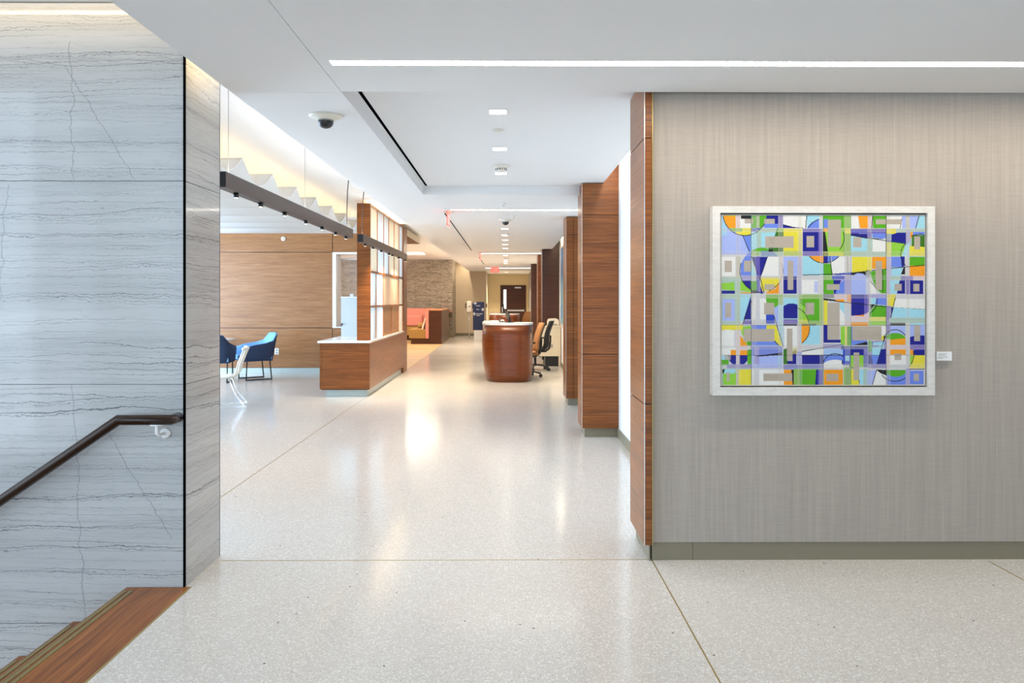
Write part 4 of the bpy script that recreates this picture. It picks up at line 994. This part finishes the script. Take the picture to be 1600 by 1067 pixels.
# rows A-D, centre
r(625, 85, 770, 298, 'S'); r(625, 85, 772, 150, 'G'); r(628, 105, 652, 150, 'B'); p('L', (632, 165), (736, 150), (740, 230), (720, 275), (650, 278)); r(628, 152, 648, 168, 'O'); p('K', (626, 168), (636, 168), (652, 275), (626, 275)); r(650, 106, 720, 250, 'T'); r(735, 85, 770, 298, 'S', .8); r(740, 152, 775, 178, 'Y'); r(628, 276, 735, 298, 'Y', .6); r(626, 278, 652, 298, 'K', .6)
arc('K', 4, 640, 200, 97, -20, 40)
p('W', (775, 86), (810, 86), (815, 152), (775, 152)); p('O', (810, 86), (862, 86), (862, 152), (822, 152)); r(862, 85, 886, 152, 'I'); r(888, 86, 958, 152, 'G'); r(958, 86, 1042, 152, 'W'); r(905, 105, 1040, 131, 'T'); ln('K', 4, (888, 86), (882, 152)); ln('K', 4, (958, 86), (958, 152))
r(1042, 86, 1064, 152, 'P'); r(1064, 85, 1082, 152, 'U'); r(1082, 86, 1128, 152, 'P'); p('C', (1130, 86), (1162, 86), (1162, 152), (1116, 152)); ln('K', 4, (1132, 86), (1114, 152)); ln('K', 3, (1042, 100), (1032, 152))
r(772, 155, 1162, 300, 'A'); r(772, 155, 960, 178, 'V'); r(772, 160, 858, 172, 'R'); p('N', (772, 178), (858, 180), (858, 206), (772, 190)); p('C', (772, 192), (858, 208), (858, 272), (772, 272)); r(785, 200, 828, 252, 'T'); r(858, 160, 882, 200, 'V')
p('B', (886, 178), (958, 178), (958, 200), (940, 208), (886, 200)); p('K', (886, 204), (958, 208), (958, 216), (886, 206)); r(886, 208, 958, 274, 'W'); p('W', (886, 206), (958, 216), (958, 274), (886, 274)); ln('K', 4, (772, 188), (1055, 232)); ln('K', 4, (958, 152), (958, 275))
r(960, 155, 1010, 180, 'Y'); r(960, 225, 985, 300, 'Y', .7); r(960, 180, 984, 225, 'V', .5); p('N', (986, 185), (1020, 174), (1064, 174), (1064, 232), (986, 222)); p('L', (986, 224), (1060, 234), (1045, 298), (986, 298)); r(1064, 160, 1086, 300, 'M', .8); p('C', (1062, 240), (1084, 225), (1080, 300), (1040, 300))
p('O', (1086, 172), (1100, 170), (1096, 195), (1086, 210)); r(1100, 170, 1162, 186, 'B'); r(1095, 188, 1162, 250, 'D'); p('Y', (1082, 244), (1162, 250), (1162, 297), (1080, 297)); r(1107, 195, 1138, 263, 'T'); ln('K', 4, (1092, 190), (1140, 182), (1162, 186))
r(740, 300, 772, 388, 'E'); r(752, 300, 758, 385, 'T'); p('Y', (778, 303), (882, 303), (882, 374), (778, 384)); r(855, 303, 882, 374, 'Y', .6); p('K', (740, 392), (850, 378), (850, 398), (740, 398)); p('R', (740, 386), (775, 384), (775, 396), (672, 398))
r(884, 303, 960, 365, 'O'); p('G', (870, 380), (960, 366), (960, 495), (935, 495), (905, 470)); r(903, 324, 936, 477, 'T'); r(905, 350, 935, 400, 'K', .18); r(850, 370, 872, 410, 'K', .5); r(938, 366, 944, 490, 'K', .7)
r(962, 300, 986, 500, 'M', .6); r(986, 303, 1040, 356, 'B'); p('N', (1036, 300), (1056, 300), (1056, 352), (1040, 354)); p('C', (986, 362), (1046, 358), (1030, 425), (986, 425)); p('K', (1050, 358), (1058, 358), (1058, 395), (1036, 395)); arc('K', 4, 1110, 290, 75, 110, 230); r(1060, 300, 1082, 405, 'E', .6)
r(1082, 303, 1162, 350, 'G'); r(1082, 348, 1162, 407, 'O'); ln('K', 4, (986, 362), (1162, 346)); r(1082, 405, 1162, 425, 'I')
# rows D, right
r(628, 402, 772, 500, 'M'); r(628, 402, 680, 498, 'G'); r(672, 402, 738, 420, 'R'); p('N', (680, 425), (720, 425), (700, 497), (684, 497)); p('B', (740, 425), (738, 494), (690, 494), (715, 440)); r(645, 447, 712, 476, 'T'); r(628, 402, 672, 425, 'S')
p('P', (775, 405), (805, 388), (835, 390), (870, 415), (870, 500), (775, 500)); r(790, 412, 850, 497, 'P'); r(850, 412, 872, 500, 'E', .7); p('W', (872, 428), (905, 468), (905, 497), (872, 497)); ln('K', 3, (875, 430), (905, 468))
r(980, 405, 1060, 425, 'A'); r(980, 426, 1032, 497, 'C'); p('N', (1030, 426), (1058, 426), (1058, 497), (1015, 497)); r(1003, 445, 1040, 480, 'T'); r(1036, 402, 1100, 428, 'V', .8); r(1062, 410, 1082, 500, 'V'); r(1084, 427, 1154, 498, 'N'); r(1103, 445, 1134, 484, 'T')
# row E
r(92, 500, 192, 660, 'A'); r(96, 524, 162, 640, 'P'); r(111, 544, 141, 622, 'T'); p('C', (192, 500), (248, 500), (205, 640), (192, 640)); p('N', (246, 505), (246, 632), (208, 632)); r(205, 636, 250, 658, 'V'); ln('K', 4, (262, 500), (190, 690))
r(250, 500, 325, 658, 'E'); p('W', (262, 503), (272, 503), (272, 632), (250, 632)); r(294, 522, 326, 632, 'W'); p('G', (325, 520), (390, 520), (390, 560), (370, 572), (330, 545)); r(325, 500, 415, 520, 'S'); r(390, 500, 415, 555, 'S', .7); p('P', (368, 572), (392, 556), (392, 655), (375, 655)); r(390, 555, 418, 760, 'C', .6); p('R', (326, 606), (368, 606), (372, 655), (326, 655))
r(316, 545, 369, 607, 'T'); ln('K', 4, (365, 605), (415, 770))
r(418, 500, 505, 660, 'A'); r(418, 520, 492, 628, 'C'); put(disc(460, 605, 62, 58) & box(418, 540, 492, 626), 'N'); r(418, 632, 492, 656, 'V'); r(418, 656, 490, 664, 'K')
r(500, 500, 625, 660, 'S'); r(505, 524, 605, 640, 'G'); p('L', (500, 545), (535, 570), (552, 640), (500, 640)); r(500, 632, 552, 660, 'Y', .6); r(534, 545, 580, 606, 'T'); p('K', (534, 545), (548, 545), (540, 600), (534, 600), a=.4); arc('K', 4, 462, 655, 88, -80, -5)
p('K', (628, 520), (692, 528), (692, 536), (628, 530)); p('O', (692, 528), (738, 524), (738, 542), (692, 538)); r(628, 532, 650, 660, 'Y'); p('C', (712, 545), (738, 545), (738, 602), (712, 570)); p('W', (714, 572), (738, 604), (738, 662), (714, 662)); r(628, 498, 692, 520, 'K', .6); r(685, 500, 770, 526, 'I')
p('N', (628, 660), (648, 660), (648, 738), (718, 738), (718, 755), (628, 755)); r(648, 545, 713, 737, 'T'); r(740, 505, 772, 770, 'I', .8); r(745, 560, 768, 640, 'C', .4); r(752, 500, 775, 540, 'O', .8)
r(775, 500, 842, 612, 'N'); r(775, 500, 842, 545, 'R', .35); p('V', (842, 500), (868, 500), (868, 590), (842, 610)); p('I', (772, 616), (830, 612), (868, 594), (868, 640), (772, 640)); r(775, 646, 864, 666, 'O'); p('O', (778, 612), (840, 608), (842, 600), (842, 616))
p('C', (874, 520), (908, 520), (900, 552), (874, 550)); p('B', (908, 516), (958, 516), (958, 558), (900, 552)); p('K', (874, 552), (900, 552), (874, 585)); p('G', (900, 556), (958, 560), (958, 618), (870, 618), (870, 595)); r(866, 618, 958, 640, 'Y', .7); r(866, 640, 958, 662, 'L'); ln('K', 4, (692, 536), (1000, 570), (1162, 580)); arc('K', 4, 838, 535, 72, -10, 60)
r(866, 498, 958, 518, 'M'); p('Y', (968, 500), (1010, 500), (995, 565), (968, 560)); r(958, 560, 982, 760, 'V', .8); p('W', (1006, 524), (1162, 524), (1162, 578), (998, 566)); p('N', (984, 566), (998, 568), (986, 622)); p('C', (998, 568), (1162, 580), (1162, 622), (985, 622)); ln('K', 4, (1010, 505), (982, 625)); r(1008, 500, 1162, 522, 'E'); r(975, 625, 1162, 648, 'A')
# row F
r(92, 660, 205, 688, 'Y'); put(box(92, 680, 158, 774) & disc(125, 735, 60, 50) | box(92, 700, 158, 774), 'W'); p('O', (190, 716), (222, 750), (228, 772), (188, 772)); p('L', (205, 668), (246, 666), (246, 770), (228, 770), (195, 700)); r(228, 745, 248, 770, 'G'); r(165, 690, 190, 870, 'I', .8)
r(250, 663, 328, 685, 'B'); p('Y', (328, 663), (378, 663), (412, 772), (395, 772), (328, 700)); p('B', (250, 745), (375, 745), (395, 770), (250, 770)); r(208, 683, 370, 748, 'T'); ln('K', 4, (370, 745), (395, 770))
r(418, 664, 500, 782, 'E'); r(422, 668, 490, 782, 'W'); r(435, 680, 466, 848, 'T'); p('K', (440, 725), (462, 725), (458, 760), (442, 755), a=.3); r(492, 660, 516, 880, 'I', .8)
d5 = disc(465, 680, 90, 95); r(505, 664, 612, 764, 'C'); put(d5 & box(512, 664, 612, 764), 'O'); arc('K', 4, 465, 680, 90, -8, 55); r(512, 655, 590, 664, 'K', .7)
r(718, 668, 740, 770, 'L'); r(740, 668, 755, 770, 'Y', .8); r(752, 668, 774, 770, 'G'); r(774, 668, 784, 770, 'R', .7)
r(775, 740, 862, 768, 'B'); p('K', (780, 768), (858, 748), (858, 768)); p('W', (858, 745), (905, 740), (905, 746), (858, 752)); r(935, 668, 958, 716, 'W'); p('Y', (934, 718), (950, 716), (944, 742), (934, 742)); r(780, 668, 934, 742, 'T'); r(790, 690, 930, 735, 'K', .22); r(800, 712, 925, 722, 'K', .2)
p('K', (950, 720), (958, 720), (945, 760), (938, 760))
r(980, 650, 1060, 664, 'K'); r(980, 666, 1060, 712, 'P'); put(disc(1005, 745, 62, 42) & box(958, 700, 1062, 740), 'G'); arc('K', 4, 1005, 748, 62, 200, 330); p('O', (978, 740), (1062, 730), (1062, 766), (978, 766)); r(958, 735, 978, 880, 'I', .9); r(1060, 650, 1084, 880, 'E', .7)
r(1085, 648, 1162, 662, 'C'); r(1085, 664, 1162, 722, 'P'); p('N', (1085, 724), (1107, 718), (1162, 716), (1162, 768), (1085, 768)); r(1107, 664, 1138, 746, 'T'); r(1108, 700, 1136, 722, 'K', .25); r(1085, 765, 1162, 792, 'V')
# row G
r(92, 778, 165, 822, 'W'); r(92, 822, 125, 848, 'C'); r(92, 845, 130, 872, 'G'); d6 = disc(180, 815, 55, 62); put(d6 & box(140, 792, 168, 820), 'O'); put(d6 & box(188, 792, 232, 820), 'O'); put(d6 & box(120, 820, 168, 868), 'N'); put(d6 & box(186, 820, 232, 868), 'N'); r(110, 818, 140, 845, 'T', .6); r(228, 790, 250, 870, 'G')
r(188, 772, 232, 795, 'I'); r(120, 868, 250, 890, 'V', .7)
r(250, 772, 414, 888, 'P'); r(250, 775, 412, 820, 'R', .55); r(265, 775, 290, 868, 'M'); r(290, 826, 386, 866, 'P'); p('K', (250, 824), (300, 820), (412, 806), (412, 818), (300, 826)); r(386, 826, 412, 866, 'C', .5)
p('D', (418, 790), (440, 780), (440, 868), (418, 868)); p('N', (438, 850), (466, 850), (466, 800), (486, 790), (486, 868), (440, 868)); r(466, 780, 490, 815, 'Y', .5); r(435, 700, 466, 848, 'T'); r(490, 800, 515, 868, 'B', .6)
p('W', (515, 800), (570, 790), (628, 788), (628, 818), (515, 818)); r(515, 818, 628, 868, 'N'); ln('K', 4, (515, 800), (720, 765)); r(630, 785, 735, 822, 'P'); r(630, 785, 730, 820, 'C', .4); r(630, 822, 732, 868, 'B'); put(disc(690, 878, 66, 34) & box(628, 840, 730, 890), 'W'); arc('K', 4, 690, 878, 66, 190, 330); r(725, 848, 738, 868, 'K'); ln('K', 3, (515, 820), (735, 820))
r(628, 762, 735, 784, 'V', .6); r(720, 772, 870, 790, 'N', .85); r(730, 785, 770, 872, 'R'); r(742, 822, 765, 850, 'C'); p('K', (765, 862), (784, 870), (784, 892), (765, 885))
p('N', (766, 788), (842, 788), (842, 820), (766, 820)); r(770, 820, 792, 885, 'L'); r(812, 820, 850, 882, 'L'); r(838, 785, 862, 885, 'V', .8); r(786, 806, 816, 952, 'T')
r(862, 745, 960, 890, 'V', .7); p('C', (885, 780), (950, 770), (925, 820), (885, 820)); p('B', (882, 820), (925, 820), (912, 868), (890, 868)); p('N', (930, 790), (956, 785), (956, 868), (908, 868)); p('N', (864, 822), (882, 822), (886, 868), (864, 868)); r(862, 745, 885, 800, 'G', .8); p('C', (892, 752), (950, 750), (945, 770), (888, 768)); ln('K', 3, (952, 720), (910, 868))
r(978, 768, 1085, 790, 'I'); r(978, 790, 1062, 820, 'O'); r(978, 818, 1062, 870, 'W'); r(1002, 812, 1038, 846, 'T'); r(1004, 814, 1036, 830, 'K', .25); p('O', (1084, 790), (1102, 792), (1106, 818), (1084, 818)); r(1104, 792, 1162, 820, 'N'); r(1086, 820, 1162, 888, 'Y'); p('L', (1084, 822), (1104, 822), (1090, 865), (1084, 865)); arc('K', 4, 1020, 820, 84, -15, 45); r(1080, 868, 1162, 890, 'Y', .5)
# row H
r(92, 890, 250, 978, 'A'); p('L', (100, 912), (168, 912), (168, 976), (100, 976)); p('C', (108, 895), (165, 892), (160, 916), (104, 916)); p('K', (95, 895), (110, 893), (102, 916), (95, 914)); r(118, 910, 134, 958, 'T'); p('Y', (178, 905), (190, 895), (248, 895), (248, 976), (178, 976)); r(168, 895, 180, 976, 'U')
r(252, 890, 420, 978, 'E'); r(254, 895, 264, 976, 'W'); r(290, 896, 420, 976, 'W'); p('O', (420, 896), (458, 896), (466, 976), (420, 976)); p('K', (458, 896), (474, 896), (482, 978), (466, 976)); r(311, 917, 463, 956, 'T'); r(315, 922, 420, 952, 'K', .3)
r(418, 870, 628, 895, 'R', .75); r(472, 892, 628, 978, 'S'); p('G', (502, 898), (592, 898), (585, 976), (505, 976)); p('N', (590, 896), (602, 896), (602, 976), (584, 976)); r(600, 896, 625, 976, 'V')
r(628, 886, 735, 978, 'E'); r(630, 897, 730, 976, 'O'); r(642, 918, 707, 957, 'T'); r(648, 926, 700, 950, 'K', .2); r(735, 885, 775, 978, 'S'); r(742, 885, 768, 978, 'D', .35)
r(775, 895, 815, 976, 'Y'); p('C', (812, 896), (838, 896), (838, 976), (820, 976)); r(786, 890, 816, 952, 'T'); ln('K', 3, (812, 890), (818, 976)); r(838, 890, 858, 978, 'A')
p('P', (858, 900), (905, 900), (888, 976), (858, 976)); p('W', (905, 902), (962, 925), (962, 976), (888, 976)); ln('K', 4, (908, 898), (886, 976)); p('K', (905, 896), (962, 898), (962, 928), (930, 916)); put(disc(1010, 872, 72, 62) & box(962, 898, 1060, 940), 'G'); put(box(962, 898, 1060, 976) & ~disc(1010, 872, 72, 62), 'B'); arc('K', 4, 1005, 868, 90, 40, 140); r(1060, 890, 1084, 978, 'M'); r(1084, 903, 1156, 974, 'B'); r(1104, 918, 1133, 957, 'T'); ln('K', 3, (1080, 894), (1162, 894))
# pale scraped grid laid over the patches, with light outlines
for (x0, x1) in ((168, 188), (252, 272), (392, 412), (494, 514), (610, 624), (742, 768), (862, 880), (960, 980), (1064, 1082)):
    r(x0, 85, x1, 978, 'U', .24)
    for e in (x0, x1): r(e - 1, 85, e + 1, 978, 'W', .28)
for (y0, y1) in ((152, 170), (276, 298), (402, 422), (499, 520), (640, 658), (768, 788), (868, 890)):
    r(92, y0, 1162, y1, 'U', .20)
    for e in (y0, y1): r(92, e - 1, 1162, e + 1, 'W', .26)
for q in TAUPE: put((GX >= q[0]) & (GX < q[2]) & (GY >= q[1]) & (GY < q[3]), 'T', .75 * q[5])
for x in (248, 628, 772, 958): r(x - 1.4, 85, x + 1.4, 978, 'K', .55)
for y in (662, 820): r(92, y - 1.2, 1162, y + 1.2, 'K', .35)
for e in ((88, 78, 1166, 85), (88, 976, 1166, 982), (88, 78, 92, 982), (1162, 78, 1166, 982)): r(*e, 'U')
# wet-brush variation, cell by cell, then merge equal cells
IMG = np.round(IMG * 63) / 63
key = (IMG[..., 0] * 63).astype(int) * 4096 + (IMG[..., 1] * 63).astype(int) * 64 + (IMG[..., 2] * 63).astype(int)
done = np.zeros(key.shape, bool); V = []; FA = []; CC = []; K_ = key.tolist()
dx = (px1 - px0) / NX; dz = (pz1 - pz0) / NY; yc = YP + .0125
for j in range(NY):
    row = K_[j]; i = 0
    while i < NX:
        if done[j, i]: i += 1; continue
        k = row[i]; i1 = i + 1
        while i1 < NX and row[i1] == k and not done[j, i1]: i1 += 1
        j1 = j + 1
        while j1 < NY and not done[j1, i:i1].any() and (key[j1, i:i1] == k).all(): j1 += 1
        done[j:j1, i:i1] = True
        n = len(V); xa, xb, za, zb = px0 + i * dx, px0 + i1 * dx, pz1 - j * dz, pz1 - j1 * dz
        V += [(xa, yc, zb), (xb, yc, zb), (xb, yc, za), (xa, yc, za)]; FA.append((n, n + 1, n + 2, n + 3)); CC.append(IMG[j, i])
        i = i1
me = bpy.data.meshes.new('canvas'); o0 = origin(t)
me.from_pydata([tuple(Vector(v) - o0) for v in V], [], FA)
ca = me.attributes.new('paint', 'FLOAT_COLOR', 'FACE')
ca.data.foreach_set('color', np.concatenate([np.array(CC), np.ones((len(CC), 1))], 1).astype(np.float32).ravel())
def mk_paint():
    m, tt, b = newmat('acrylic_paint')
    a = tt.nodes.new('ShaderNodeAttribute'); a.attribute_name = 'paint'
    f = noise(tt, mapped(tt, (60, 1, 60)), 1, 5, .7)
    tt.links.new(mixc(tt, .22, a.outputs['Color'], ramp(tt, f, [(.3, (.75, .75, .75, 1)), (.7, (1.15, 1.15, 1.15, 1))]), 'MULTIPLY'), b.inputs['Base Color'])
    b.inputs['Roughness'].default_value = .42
    return m
me.materials.append(mk_paint()); me.update()
cv = bpy.data.objects.new('canvas', me); COL.objects.link(cv); cv.parent = t
# caption card
a_, b_ = at(1463.3, 549.5, 4.21), at(1487, 563.3, 4.21)
t = thing('caption_card', 'small white caption card beside the framed painting', 'label', ((a_.x + b_.x) / 2, 4.22, b_.z))
bx('card', 'white', a_.x, b_.x, 4.208, 4.224, b_.z, a_.z, t)
l = MB(); w_, h_ = b_.x - a_.x, a_.z - b_.z
for q, e in ((.74, .68), (.60, .48), (.40, .64), (.26, .36)):
    x = a_.x + .1 * w_
    while x < a_.x + e * w_:
        ww = random.uniform(.004, .009); l.box(x, x + ww, 4.2072, 4.2081, b_.z + q * h_ - .0016, b_.z + q * h_ + .0016); x += ww + .0025
l.build('print', 'ink', t)
